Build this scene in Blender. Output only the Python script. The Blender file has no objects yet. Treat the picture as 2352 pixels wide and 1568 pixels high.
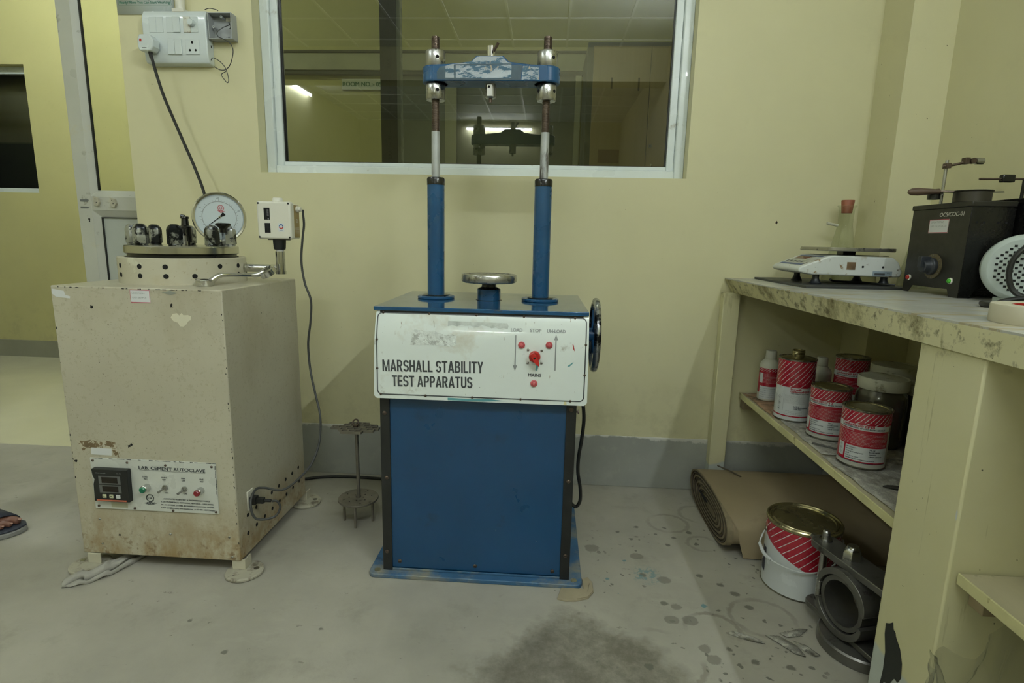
import bpy, math, random
from mathutils import Vector, Matrix
random.seed(7)
PI = math.pi
R = math.radians
S = bpy.context.scene
C = S.collection
V = Vector

# ------------------------------------------------------------------ camera
YAW, PITCH, ROLL = -.0576, -.1818, .0225
fw = V((math.sin(YAW)*math.cos(PITCH), math.cos(YAW)*math.cos(PITCH), math.sin(PITCH)))
rt = V((math.cos(YAW), -math.sin(YAW), 0))
up = rt.cross(fw)
rt2 = rt*math.cos(ROLL)+up*math.sin(ROLL)
up2 = -rt*math.sin(ROLL)+up*math.cos(ROLL)
cd = bpy.data.cameras.new('camera')
cam = bpy.data.objects.new('camera', cd)
C.objects.link(cam)
M4 = Matrix((rt2, up2, -fw)).transposed().to_4x4()
M4.translation = V((0, -2.197, 1.0))
cam.matrix_world = M4
cd.sensor_width = 36
cd.lens = 1277.1/2352*36
cd.clip_start = .02
S.camera = cam

# ------------------------------------------------------------------ world, exposure
W = bpy.data.worlds.new('world')
S.world = W
W.use_nodes = True
W.node_tree.nodes['Background'].inputs[0].default_value = (.8, .9, 1, 1)
W.node_tree.nodes['Background'].inputs[1].default_value = .02
S.view_settings.view_transform = 'Standard'
S.view_settings.look = 'None'
S.view_settings.gamma = 1
S.view_settings.use_curve_mapping = False
S.view_settings.exposure = 0.36

# ------------------------------------------------------------------ tube lamps (the room's lights, plus added corridor tubes)
# x, y, z, axis, length, strength, label
LIGHT = (.90, .985, 1.0)
LAMPS = [
    (-.15, -2.80, 3.11, 'x', 1.2, 135, 'white tube light on the lab ceiling near the middle of the room'),
    (-2.55, -1.95, 3.11, 'y', 1.2, 90, 'white tube light on the lab ceiling, left side near the window'),
    (1.265, -2.75, 2.55, 'y', 1.2, 310, 'white tube light high on the right wall above the bench'),
    (-.95, -8.44, 3.00, 'x', 1.2, 110, 'white tube light high on the far end wall of the lab'),
    (-3.56, -5.58, 3.03, 'y', 1.2, 110, 'white tube light high on the left wall of the lab'),
    (-3.0, .50, 3.11, 'x', 1.2, 150, 'added white tube light, unseen on the corridor ceiling beyond the door'),  # unseen tube added to brighten the corridor wall past the door
    (-.2, .6, 3.11, 'x', .6, 90, 'added short white tube light, unseen on the corridor ceiling beyond the window'),  # unseen fill tube added to lift the room sign behind the glass
]

# ------------------------------------------------------------------ material helpers
class NT:
    def __init__(s, name):
        s.m = bpy.data.materials.new(name); s.m.use_nodes = True
        s.t = s.m.node_tree; s.n = s.t.nodes; s.l = s.t.links
        s.b = s.n['Principled BSDF']
        s.tc = s.n.new('ShaderNodeTexCoord')
        s.co = s.tc.outputs['Object']
    def lk(s, a, b): s.l.new(a, b)
    def setin(s, sock, v):
        if hasattr(v, 'is_output') or isinstance(v, bpy.types.NodeSocket): s.lk(v, sock)
        else:
            try: sock.default_value = v
            except Exception: sock.default_value = tuple(v)+(1,)
    def mapping(s, scale=(1, 1, 1), loc=(0, 0, 0), rot=(0, 0, 0)):
        n = s.n.new('ShaderNodeMapping'); s.lk(s.co, n.inputs[0])
        n.inputs['Scale'].default_value = scale; n.inputs['Location'].default_value = loc; n.inputs['Rotation'].default_value = rot
        return n.outputs[0]
    def noise(s, scale, detail=4, rough=.55, vec=None, dist=0):
        n = s.n.new('ShaderNodeTexNoise'); s.lk(vec or s.co, n.inputs['Vector'])
        n.inputs['Scale'].default_value = scale; n.inputs['Detail'].default_value = detail
        n.inputs['Roughness'].default_value = rough; n.inputs['Distortion'].default_value = dist
        return n.outputs[0]
    def voro(s, scale, vec=None, feature='F1'):
        n = s.n.new('ShaderNodeTexVoronoi'); s.lk(vec or s.co, n.inputs['Vector']); n.inputs['Scale'].default_value = scale
        n.feature = feature
        return n.outputs[0]
    def ramp(s, f, lo, hi, a=0., b=1.):
        n = s.n.new('ShaderNodeMapRange'); s.lk(f, n.inputs[0])
        for i, v in zip((1, 2, 3, 4), (lo, hi, a, b)): n.inputs[i].default_value = v
        return n.outputs[0]
    def math(s, op, a, b=0., c=None):
        n = s.n.new('ShaderNodeMath'); n.operation = op
        s.setin(n.inputs[0], a); s.setin(n.inputs[1], b)
        if c is not None: s.setin(n.inputs[2], c)
        return n.outputs[0]
    def mix(s, f, a, b):
        n = s.n.new('ShaderNodeMix'); n.data_type = 'RGBA'
        s.setin(n.inputs[0], f)
        s.setin(n.inputs[6], a if not isinstance(a, (tuple, list)) else tuple(a[:3])+(1,))
        s.setin(n.inputs[7], b if not isinstance(b, (tuple, list)) else tuple(b[:3])+(1,))
        return n.outputs[2]
    def xyz(s, vec=None):
        n = s.n.new('ShaderNodeSeparateXYZ'); s.lk(vec or s.co, n.inputs[0]); return n.outputs
    def dist(s, p, vec=None, sc=(1, 1, 1)):
        n = s.n.new('ShaderNodeVectorMath'); n.operation = 'SUBTRACT'; s.lk(vec or s.co, n.inputs[0]); n.inputs[1].default_value = p
        k = s.n.new('ShaderNodeVectorMath'); k.operation = 'MULTIPLY'; s.lk(n.outputs[0], k.inputs[0]); k.inputs[1].default_value = sc
        m = s.n.new('ShaderNodeVectorMath'); m.operation = 'LENGTH'; s.lk(k.outputs[0], m.inputs[0]); return m.outputs['Value']
    def bump(s, h, strength=.2, distance=.002):
        n = s.n.new('ShaderNodeBump'); n.inputs['Strength'].default_value = strength; n.inputs['Distance'].default_value = distance
        s.lk(h, n.inputs['Height']); s.lk(n.outputs[0], s.b.inputs['Normal'])
    def fin(s, col, rough=.5, metal=0., spec=.5, coat=0.):
        s.setin(s.b.inputs['Base Color'], col if not isinstance(col, (tuple, list)) else tuple(col[:3])+(1,))
        s.setin(s.b.inputs['Roughness'], rough); s.setin(s.b.inputs['Metallic'], metal)
        s.b.inputs['Specular IOR Level'].default_value = spec
        s.b.inputs['Coat Weight'].default_value = coat
        return s.m

def mat(name, col, rough=.5, metal=0., var=.12, vs=4., dirt=(), bump=None, spec=.5, coat=0.):
    """col with soft tonal variation; dirt = list of (colour, scale, lo, hi, stretch)"""
    t = NT(name)
    c = t.mix(t.ramp(t.noise(vs, 5), .3, .7), tuple(x*(1-var) for x in col), tuple(min(1, x*(1+var)) for x in col))
    for d in dirt:
        dc, sc, lo, hi = d[:4]
        st = d[4] if len(d) > 4 else (1, 1, 1)
        f = t.ramp(t.noise(sc, 6, .65, t.mapping(st, (sc*.37, sc*.11, sc*.77))), lo, hi)
        c = t.mix(f, c, dc)
    r = t.ramp(t.noise(vs*2.3, 4), .3, .7, max(.02, rough-.08), min(1, rough+.08))
    if bump: t.bump(t.noise(bump[0], 5), bump[1], bump[2] if len(bump) > 2 else .002)
    return t.fin(c, r, metal, spec, coat)

def emis(name, col, st):
    t = NT(name); t.b.inputs['Emission Color'].default_value = tuple(col)+(1,); t.b.inputs['Emission Strength'].default_value = st
    return t.fin((.8, .8, .8), .4)

def glassy(name, tint, ior=1.5, rough=0.02, gl=1.0):
    """thin sheet of glass: tinted see-through plus Fresnel reflection"""
    t = NT(name); t.n.remove(t.b)
    tr = t.n.new('ShaderNodeBsdfTransparent'); tr.inputs[0].default_value = tuple(tint)+(1,)
    g = t.n.new('ShaderNodeBsdfGlossy'); g.inputs['Roughness'].default_value = rough; g.inputs[0].default_value = (gl, gl, gl, 1)
    fr = t.n.new('ShaderNodeFresnel'); fr.inputs[0].default_value = ior
    mx = t.n.new('ShaderNodeMixShader'); t.lk(fr.outputs[0], mx.inputs[0]); t.lk(tr.outputs[0], mx.inputs[1]); t.lk(g.outputs[0], mx.inputs[2])
    t.lk(mx.outputs[0], t.n['Material Output'].inputs[0])
    return t.m

# ------------------------------------------------------------------ mesh builder
def rotm(a, ax): return Matrix.Rotation(a, 4, ax)
def trm(x, y, z): return Matrix.Translation((x, y, z))
def frame_to(p, d):
    """matrix taking +Z to direction d at point p"""
    return Matrix.Translation(p) @ V(d).to_track_quat('Z', 'Y').to_matrix().to_4x4()

_font = {}
def glyphs(s, bold=0., res=3):
    k = (s, bold)
    if k in _font: return _font[k]
    cu = bpy.data.curves.new('t', 'FONT'); cu.body = s; cu.size = 1; cu.offset = bold; cu.resolution_u = res
    ob = bpy.data.objects.new('t', cu); C.objects.link(ob)
    bpy.context.view_layer.update()
    me = bpy.data.meshes.new_from_object(ob.evaluated_get(bpy.context.evaluated_depsgraph_get()))
    vs = [tuple(v.co[:2]) for v in me.vertices]; fs = [tuple(p.vertices) for p in me.polygons]
    bpy.data.objects.remove(ob); bpy.data.curves.remove(cu); bpy.data.meshes.remove(me)
    _font[k] = (vs, fs)
    return vs, fs

def _arc(cx, cy, rx, ry, tx, ty, a0, a1, n=14):
    out = []
    for i in range(n):
        p, q = R(a0+(a1-a0)*i/n), R(a0+(a1-a0)*(i+1)/n)
        out.append([(cx+rx*math.cos(p), cy+ry*math.sin(p)), (cx+rx*math.cos(q), cy+ry*math.sin(q)), (cx+(rx-tx)*math.cos(q), cy+(ry-ty)*math.sin(q)), (cx+(rx-tx)*math.cos(p), cy+(ry-ty)*math.sin(p))])
    return out
def _rc(x0, x1, y0, y1): return [[(x0, y0), (x1, y0), (x1, y1), (x0, y1)]]
_w, _h = .165, .155
BLOCK = {   # heavy condensed capitals, cap height 1: (advance, polygons)
    'I': (.17, _rc(0, _w, 0, 1)), 'L': (.47, _rc(0, _w, 0, 1)+_rc(_w, .46, 0, _h)), 'T': (.52, _rc(0, .52, 1-_h, 1)+_rc(.18, .345, 0, 1-_h)),
    'H': (.54, _rc(0, _w, 0, 1)+_rc(.375, .54, 0, 1)+_rc(_w, .375, .43, .58)), 'E': (.49, _rc(0, _w, 0, 1)+_rc(_w, .48, 0, _h)+_rc(_w, .48, 1-_h, 1)+_rc(_w, .45, .43, .58)),
    'M': (.70, _rc(0, .15, 0, 1)+_rc(.55, .70, 0, 1)+[[(.15, 1), (.15, .62), (.29, 0), (.41, 0), (.55, .62), (.55, 1), (.53, 1), (.35, .30), (.17, 1)]]),
    'A': (.60, [[(0, 0), (.165, 0), (.365, 1), (.215, 1)], [(.60, 0), (.435, 0), (.235, 1), (.385, 1)], [(.16, .20), (.44, .20), (.42, .34), (.18, .34)]]),
    'Y': (.56, [[(0, 1), (.175, 1), (.345, .42), (.215, .38)], [(.56, 1), (.385, 1), (.215, .42), (.345, .38)]]+_rc(.1975, .3625, 0, .45)),
    'P': (.53, _rc(0, _w, 0, 1)+_rc(_w, .28, .39, .53)+_rc(_w, .28, 1-.14, 1)+_arc(.28, .695, .245, .305, .165, .14, -90, 90)),
    'R': (.56, _rc(0, _w, 0, 1)+_rc(_w, .28, .42, .56)+_rc(_w, .28, 1-.14, 1)+_arc(.28, .71, .25, .29, .165, .14, -90, 90)+[[(.20, .45), (.36, .47), (.56, 0), (.375, 0)]]),
    'B': (.55, _rc(0, _w, 0, 1)+_rc(_w, .28, 0, .14)+_rc(_w, .28, .44, .58)+_rc(_w, .28, .86, 1)+_arc(.28, .75, .235, .25, .16, .14, -90, 90)+_arc(.28, .29, .265, .29, .165, .14, -90, 90)),
    'S': (.54, _arc(.27, .72, .27, .28, .165, .145, 12, 262, 20)+_arc(.27, .28, .27, .28, .165, .145, 82, -168, 20)),
    'U': (.54, _rc(0, _w, .28, 1)+_rc(.375, .54, .28, 1)+_arc(.27, .28, .27, .28, .165, .145, 180, 360, 18)),
}
def block_text(b, txt, fn, u0, v0, h, width, rot=0.):
    adv = sum(.24 if c == ' ' else BLOCK[c][0]+.055 for c in txt)-.055
    k = width/adv; x = 0; ca, sa = math.cos(rot), math.sin(rot)
    for c in txt:
        if c == ' ': x += .24; continue
        a, polys = BLOCK[c]
        for i, pl in enumerate(polys):
            P = []
            for px, py in pl:
                u, v = (x+px)*k, py*h; q = fn(u0+u*ca-v*sa, v0+u*sa+v*ca); P.append((q[0], q[1]-i*1.2e-5, q[2]))
            b.add(P, [tuple(range(len(P)))])
        x += a+.055

class MB:
    def __init__(s, *mats): s.v = []; s.f = []; s.mi = []; s.sm = []; s.mats = list(mats); s.m = 0; s.T = Matrix.Identity(4)
    def use(s, m):
        if m not in s.mats: s.mats.append(m)
        s.m = s.mats.index(m); return s
    def add(s, vs, fs, smooth=False, T=None):
        o = len(s.v); X = s.T @ T if T is not None else s.T
        s.v += [tuple(X @ V(p)) for p in vs]
        for f in fs: s.f.append(tuple(i+o for i in f)); s.mi.append(s.m); s.sm.append(smooth)
        return s
    def box(s, x0, x1, y0, y1, z0, z1, T=None):
        vs = [(x, y, z) for z in (z0, z1) for y in (y0, y1) for x in (x0, x1)]
        return s.add(vs, [(0, 2, 3, 1), (4, 5, 7, 6), (0, 1, 5, 4), (2, 6, 7, 3), (0, 4, 6, 2), (1, 3, 7, 5)], T=T)
    def lathe(s, prof, c=(0, 0, 0), n=32, d=(0, 0, 1), cap0=True, cap1=True, T=None, sx=1, sy=1):
        X = frame_to(c, d); X = X if T is None else T @ X
        vs = []; fs = []
        for r, z in prof:
            for i in range(n): a = 2*PI*i/n; vs.append((r*math.cos(a)*sx, r*math.sin(a)*sy, z))
        for k in range(len(prof)-1):
            for i in range(n):
                j = (i+1) % n; fs.append((k*n+i, k*n+j, (k+1)*n+j, (k+1)*n+i))
        s.add(vs, fs, True, X)
        if cap0 and prof[0][0] > 0: s.add([(prof[0][0]*math.cos(2*PI*i/n)*sx, prof[0][0]*math.sin(2*PI*i/n)*sy, prof[0][1]) for i in range(n)], [tuple(range(n))[::-1]], False, X)
        if cap1 and prof[-1][0] > 0: s.add([(prof[-1][0]*math.cos(2*PI*i/n)*sx, prof[-1][0]*math.sin(2*PI*i/n)*sy, prof[-1][1]) for i in range(n)], [tuple(range(n))], False, X)
        return s
    def cyl(s, p0, p1, r, r1=None, n=24):
        d = V(p1)-V(p0)
        return s.lathe([(r, 0), (r if r1 is None else r1, d.length)], p0, n, d)
    def tube(s, pts, r, n=10, smooth=8, closed=False):
        P = [V(p) for p in pts]
        if smooth > 1 and len(P) > 2:
            Q = []; m = len(P)
            rng = m if closed else m-1
            for i in range(rng):
                if closed: p0, p1, p2, p3 = P[i-1], P[i], P[(i+1) % m], P[(i+2) % m]
                else: p0, p1, p2, p3 = P[max(i-1, 0)], P[i], P[i+1], P[min(i+2, m-1)]
                for k in range(smooth):
                    t = k/smooth
                    Q.append(.5*((2*p1)+(-p0+p2)*t+(2*p0-5*p1+4*p2-p3)*t*t+(-p0+3*p1-3*p2+p3)*t**3))
            if not closed: Q.append(P[-1])
            P = Q
        N = len(P); vs = []; fs = []
        up_ = V((0, 0, 1)); prev = None
        for i, p in enumerate(P):
            d = (P[(i+1) % N]-P[i-1]) if closed else (P[min(i+1, N-1)]-P[max(i-1, 0)])
            d.normalize()
            if prev is None:
                a = d.cross(up_)
                if a.length < .1: a = d.cross(V((1, 0, 0)))
            else: a = prev-d*prev.dot(d)
            a.normalize(); prev = a; b = d.cross(a)
            rr = r(i/(N-1)) if callable(r) else r
            for k in range(n): t = 2*PI*k/n; vs.append(p+(a*math.cos(t)+b*math.sin(t))*rr)
        for i in range(N if closed else N-1):
            j = (i+1) % N
            for k in range(n): l = (k+1) % n; fs.append((i*n+k, i*n+l, j*n+l, j*n+k))
        if not closed: fs.append(tuple(range(n))[::-1]); fs.append(tuple(range((N-1)*n, N*n)))
        return s.add(vs, fs, True)
    def prism(s, poly, a, b, plane='xz', smooth=False, T=None):
        """poly extruded from a to b along the axis missing in plane"""
        def q(p, w):
            return {'xz': (p[0], w, p[1]), 'xy': (p[0], p[1], w), 'yz': (w, p[0], p[1])}[plane]
        n = len(poly)
        vs = [q(p, a) for p in poly]+[q(p, b) for p in poly]
        fs = [tuple(range(n)), tuple(range(n, 2*n))[::-1]]+[(i, i+n, (i+1) % n+n, (i+1) % n) for i in range(n)]
        ar = sum(poly[i][0]*poly[(i+1) % n][1]-poly[(i+1) % n][0]*poly[i][1] for i in range(n))
        flip = (ar > 0) == (b > a)
        if plane == 'xz': flip = not flip
        if flip: fs = [f[::-1] for f in fs]
        return s.add(vs, fs, smooth, T)
    def text(s, txt, fn, u0, v0, h, width=None, bold=0., rot=0., align='l', shear=0., fat=0.):
        """lettering laid on a surface: fn(u, v) -> point; h is the cap height, width fits it between u0 and u0+width"""
        if fat:
            nrm = (V(fn(u0+1e-3, v0))-V(fn(u0, v0))).cross(V(fn(u0, v0+1e-3))-V(fn(u0, v0))).normalized()
            for k_, (a_, b_) in enumerate(((-1, 0), (1, 0), (0, .45), (0, -.45), (-.5, .4), (.5, -.4), (.5, .4), (-.5, -.4))):
                s.text(txt, lambda u, v, q=(k_+1)*2.5e-5: tuple(V(fn(u, v))+nrm*q), u0+a_*fat*h, v0+b_*fat*h, h, width, bold, rot, align, shear)
        vs, fs = glyphs(txt, bold)
        if not vs: return s
        hv, _ = glyphs('H', bold)
        ch = max(p[1] for p in hv)-min(p[1] for p in hv); y0 = min(p[1] for p in hv)
        x0 = min(p[0] for p in vs); x1 = max(p[0] for p in vs)
        ky = h/ch; kx = ky if width is None else width/(x1-x0)
        off = {'l': 0, 'c': -(x1-x0)*kx/2, 'r': -(x1-x0)*kx}[align]
        ca, sa = math.cos(rot), math.sin(rot); out = []
        for x, y in vs:
            a = (x-x0)*kx+off+shear*(y-y0)*ky; b = (y-y0)*ky
            out.append(fn(u0+a*ca-b*sa, v0+a*sa+b*ca))
        return s.add(out, fs)
    def quad(s, fn, u0, u1, v0, v1, nu=1, nv=1):
        vs = [fn(u0+(u1-u0)*i/nu, v0+(v1-v0)*j/nv) for j in range(nv+1) for i in range(nu+1)]
        return s.add(vs, [(j*(nu+1)+i, j*(nu+1)+i+1, (j+1)*(nu+1)+i+1, (j+1)*(nu+1)+i) for j in range(nv) for i in range(nu)])
    def poly(s, fn, pts): return s.add([fn(*p) for p in pts], [tuple(range(len(pts)))])
    def stroke(s, fn, pts, w, closed=False):
        """flat line of width w along 2-D points"""
        P = [V(p) for p in pts]; N = len(P)
        L = []; Rr = []
        for i in range(N):
            d = (P[(i+1) % N]-P[i-1]) if closed else (P[min(i+1, N-1)]-P[max(i-1, 0)])
            d.normalize(); nrm = V((-d.y, d.x))*w/2
            L.append(P[i]+nrm); Rr.append(P[i]-nrm)
        vs = [fn(*p) for p in L]+[fn(*p) for p in Rr]
        return s.add(vs, [(i, (i+1) % N, N+(i+1) % N, N+i) for i in range(N if closed else N-1)])
    def build(s, name, parent=None, bevel=0., seg=2, world=True, angle=35, sub=0):
        me = bpy.data.meshes.new(name)
        X = Matrix.Identity(4)
        if parent is not None and world: X = root_matrix(parent).inverted()
        me.from_pydata([X @ V(p) for p in s.v], [], s.f)
        for m in s.mats: me.materials.append(m)
        for p, mi, sm in zip(me.polygons, s.mi, s.sm): p.material_index = mi; p.use_smooth = True
        me.update()
        me.set_sharp_from_angle(angle=R(angle))
        ob = bpy.data.objects.new(name, me); C.objects.link(ob)
        if parent is not None: ob.parent = parent
        if bevel:
            bv = ob.modifiers.new('bevel', 'BEVEL'); bv.width = bevel; bv.segments = seg; bv.limit_method = 'ANGLE'; bv.angle_limit = R(40); bv.harden_normals = False
        if sub:
            sd = ob.modifiers.new('sub', 'SUBSURF'); sd.levels = sub; sd.render_levels = sub
        return ob

def root_matrix(o):
    m = Matrix.Identity(4)
    while o is not None:
        m = Matrix.LocRotScale(o.location, o.rotation_euler, o.scale) @ m
        o = o.parent
    return m

def thing(name, label, cat, loc, rotz=0., group=None):
    o = bpy.data.objects.new(name, None); o.empty_display_size = .05; C.objects.link(o)
    o.location = loc; o.rotation_euler = (0, 0, rotz); o['label'] = label; o['category'] = cat
    if group: o['group'] = group
    return o

def tag(o, label, cat, group=None):
    """a thing that is one mesh: its origin goes to the base of its box"""
    me = o.data
    xs = [v.co for v in me.vertices]
    c = V(((min(p.x for p in xs)+max(p.x for p in xs))/2, (min(p.y for p in xs)+max(p.y for p in xs))/2, min(p.z for p in xs)))
    for v in me.vertices: v.co -= c
    o.location = c
    o['label'] = label; o['category'] = cat
    if group: o['group'] = group
    return o

def struct(o): o['kind'] = 'structure'; return o

def dup(root, loc, rotz=0., label=None):
    r = root.copy(); C.objects.link(r); r.location = loc; r.rotation_euler = (0, 0, rotz)
    if label: r['label'] = label
    for ch in list(root.children):
        c = ch.copy(); C.objects.link(c); c.parent = r
        for g in list(ch.children):
            d = g.copy(); C.objects.link(d); d.parent = c
    return r

# ------------------------------------------------------------------ materials
WALLC = (.63, .60, .375)
def wall_mat(name, col):
    t = NT(name)
    c = t.mix(t.ramp(t.noise(1.3, 5), .3, .7), tuple(x*.93 for x in col), tuple(x*1.05 for x in col))
    c = t.mix(t.ramp(t.noise(5., 6, .7), .60, .80, 0, .35), c, tuple(x*.78 for x in col))
    c = t.mix(t.ramp(t.noise(55., 3, .6), .735, .76), c, (.12, .10, .06))
    z = t.xyz()[2]
    low = t.ramp(z, .55, .2)
    c = t.mix(t.math('MULTIPLY', low, t.ramp(t.noise(9, 5, .7), .5, .72, 0, .5)), c, (.36, .33, .2))
    t.bump(t.noise(120, 3), .12, .001)
    return t.fin(c, t.ramp(t.noise(3, 4), .3, .7, .5, .62), 0, .35)
m_wall = wall_mat('cream yellow wall paint', WALLC)
m_wall2 = wall_mat('yellow corridor wall paint', (.60, .57, .27))

def floor_mat():
    t = NT('stained grey concrete floor')
    base = (.36, .345, .29)
    c = t.mix(t.ramp(t.noise(2.2, 7, .62), .32, .68), tuple(x*.84 for x in base), tuple(x*1.14 for x in base))
    c = t.mix(t.ramp(t.noise(7, 8, .7, t.mapping((1, 1, 1), (3, 2, 0))), .55, .75, 0, .5), c, (.20, .19, .15))
    c = t.mix(t.ramp(t.noise(4, 6, .7, t.mapping((1, 2.4, 1), (8, 1, 0))), .58, .72, 0, .45), c, (.42, .41, .34))
    wob = t.ramp(t.noise(6, 5, .65), 0, 1, -.16, .16)
    wob2 = t.ramp(t.noise(40, 4, .65), 0, 1, -.012, .012)
    # big worn dark patch
    for p, r, s_, a in (((.12, -1.12, 0), .28, (1, .95, 1), .8), ((-.03, -1.08, 0), .16, (1, .8, 1), .3)):
        d = t.math('ADD', t.dist(p, sc=s_), wob)
        f = t.ramp(d, r, r-.07, 0, a)
        f = t.math('MULTIPLY', f, t.ramp(t.noise(11, 8, .78), .36, .60, .45, 1.1))
        c = t.mix(f, c, (.115, .105, .078))
    # drops of spilt oil and grout
    spots = [(.182, -.494, .026), (.323, -.529, .022), (.386, -.652, .022), (.37, -.83, .022), (.42, -.83, .024), (.324, -.631, .013),
             (.363, -.763, .014), (.441, -.971, .02), (.43, -.935, .018), (.277, -1.007, .013), (.50, -.62, .012), (.55, -.66, .010),
             (.47, -.40, .010), (.53, -.36, .012), (.44, -.45, .009), (.58, -.70, .014), (.51, -.78, .008), (.49, -.93, .009), (.54, -.97, .012),
             (.35, -.34, .011), (.28, -.38, .009), (.62, -.98, .012), (.60, -.76, .014), (.395, -.775, .016), (-.75, -1.05, .01), (-.55, -.95, .008), (-.9, -.95, .008)]
    for i, (x, y, r) in enumerate(spots):
        d = t.math('ADD', t.dist((x, y, 0), sc=(1, 1.15, 1)), wob2)
        c = t.mix(t.ramp(d, r, r-.004, 0, .8 if r < .016 else .55), c, (.10, .10, .08))
    # small speckle drops, denser to the right of the machine
    c = t.mix(t.ramp(t.noise(48, 5, .6), .70, .73, 0, .75), c, (.12, .12, .09))
    c = t.mix(t.ramp(t.noise(19, 6, .68, t.mapping((1, 1.6, 1), (2, 7, 0))), .655, .70, 0, .6), c, (.14, .135, .105))
    vn = t.n.new('ShaderNodeTexNoise'); vn.inputs['Scale'].default_value = 22; vn.inputs['Detail'].default_value = 4; t.lk(t.co, vn.inputs['Vector'])
    va = t.n.new('ShaderNodeVectorMath'); va.operation = 'MULTIPLY_ADD'; t.lk(vn.outputs[1], va.inputs[0]); va.inputs[1].default_value = (.045, .045, 0); t.lk(t.co, va.inputs[2])
    v = t.math('ADD', t.voro(34, va.outputs[0]), t.ramp(t.noise(14, 2), .3, .7, -.10, .14))
    m = t.math('MULTIPLY', t.ramp(v, .19, .14), t.ramp(t.noise(3.1, 3, .5, t.mapping((1, 1, 1), (5, 5, 0))), .44, .52))
    m = t.math('MULTIPLY', m, t.ramp(t.dist((.5, -.7, 0)), .65, .35))
    c = t.mix(t.math('MULTIPLY', m, .85), c, (.11, .11, .09))
    # rings left by tins
    for x, y, r, a in ((.30, -.98, .115, .45), (.47, -.86, .07, .55), (.62, -.80, .085, .5), (.47, -.30, .07, .4), (.56, -.43, .05, .35), (.60, -.22, .07, .35)):
        d = t.math('ABSOLUTE', t.math('SUBTRACT', t.math('ADD', t.dist((x, y, 0), sc=(1, 1.1, 1)), wob2), r))
        f = t.math('MULTIPLY', t.ramp(d, .009, .004, 0, a), t.ramp(t.noise(5, 3), .42, .56))
        c = t.mix(f, c, (.14, .13, .10))
    # blue paint flecks
    f = t.math('MULTIPLY', t.ramp(t.noise(55, 5, .7), .50, .54), t.ramp(t.dist((.335, -.63, 0), sc=(1, .9, 1)), .05, .03))
    c = t.mix(t.math('MULTIPLY', f, .65), c, (.09, .22, .24))
    for x, y, r in ((.473, -.765, .009), (.215, -.66, .006), (.24, -.73, .005), (.28, -.56, .007)):
        c = t.mix(t.ramp(t.math('ADD', t.dist((x, y, 0)), wob2), r, r-.003, 0, .8), c, (.07, .2, .23))
    # fine scuffs
    sc_ = t.noise(30, 5, .8, t.mapping((.25, 3.2, 1), (0, 0, 0), (0, 0, .5)))
    c = t.mix(t.ramp(sc_, .66, .74, 0, .5), c, (.17, .16, .13))
    t.bump(t.noise(60, 6, .7), .25, .002)
    return t.fin(c, t.ramp(t.noise(3, 6, .6), .3, .7, .34, .58), 0, .4)
m_floor = floor_mat()
m_floor2 = mat('cream polished corridor tile', (.62, .60, .43), .14, 0, .06, 1.5, spec=.6)
m_ceil = mat('white ceiling tile', (.66, .67, .62), .7, 0, .04)
m_bar = mat('white ceiling grid', (.85, .87, .82), .35)
def skirt_mat(name, h):
    t = NT(name)
    c = t.mix(t.ramp(t.noise(3, 6), .3, .7), (.27, .28, .25), (.36, .37, .33))
    c = t.mix(t.ramp(t.noise(11, 6, .7), .55, .7, 0, .5), c, (.42, .42, .36))
    z = t.xyz()[2]
    e = t.math('ADD', z, t.ramp(t.noise(7, 6, .7), 0, 1, -.045, .045))
    c = t.mix(t.ramp(e, h-.012, h-.006, 0, .85), c, (.62, .62, .56))
    c = t.mix(t.math('MULTIPLY', t.ramp(e, h-.09, h-.1), t.ramp(t.noise(20, 6, .7, t.mapping((2, 1, .3))), .62, .68, 0, .4)), c, (.5, .5, .45))
    return t.fin(c, .55, 0, .35)
m_skirt = skirt_mat('grey painted skirting', .218)
m_skirt2 = mat('grey corridor skirting', (.30, .30, .22), .5, 0, .08)
m_alu = mat('white powder coated aluminium', (.68, .74, .73), .28, 0, .05, 3, dirt=[((.30, .28, .2), 9, .68, .78)], coat=.2)
m_aluy = mat('aged white door aluminium', (.47, .48, .42), .35, 0, .08, 3, dirt=[((.22, .2, .14), 14, .62, .72), ((.5, .45, .28), 6, .6, .75)])
m_black = mat('black rubber', (.012, .013, .013), .45)
m_glass = glassy('tinted window glass', (.27, .28, .19), 1.95, .015)
m_dglass = glassy('clear door glass', (.86, .87, .78), 1.5, .01)
m_panelgrey = mat('grey white door panel', (.40, .43, .39), .45, 0, .06, 3, dirt=[((.2, .18, .12), 12, .68, .76)])

# ------------------------------------------------------------------ structure
H = 3.15
b = MB(m_floor); b.box(-3.6, 1.295, -8.5, .145, -.06, 0); struct(b.build('floor'))
b = MB(m_floor2); b.box(-7, 2.6, .145, 1.89, -.06, .0); struct(b.build('floor_corridor'))
b = MB(m_ceil)
b.box(-3.6, 1.295, -8.5, 0, H, H+.05); b.box(-7, 2.6, .2, 1.89, H, H+.05)
b.use(m_bar)
y = -8.4
while y < 0: b.box(-3.6, 1.295, y-.012, y+.012, H-.006, H); y += .6
x = -3.45
while x < 1.29: b.box(x-.012, x+.012, -8.5, 0, H-.0065, H-.0005); x += .6
struct(b.build('ceiling'))
WX0, WX1, WZ0, WZ1 = -1.127, .514, 1.237, 2.36
DX0, DX1, DZ = -2.95, -1.65, 2.3
b = MB(m_wall)
b.box(-3.8, DX0, 0, .2, 0, H+.05); b.box(DX1, WX0, 0, .2, 0, H+.05); b.box(WX0, WX1, 0, .2, 0, WZ0); b.box(WX1, 1.295, 0, .2, 0, H+.05)
b.box(WX0, WX1, 0, .2, WZ1, H+.05); b.box(DX0, DX1, 0, .2, DZ, H+.05)
struct(b.build('wall_back'))
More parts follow.
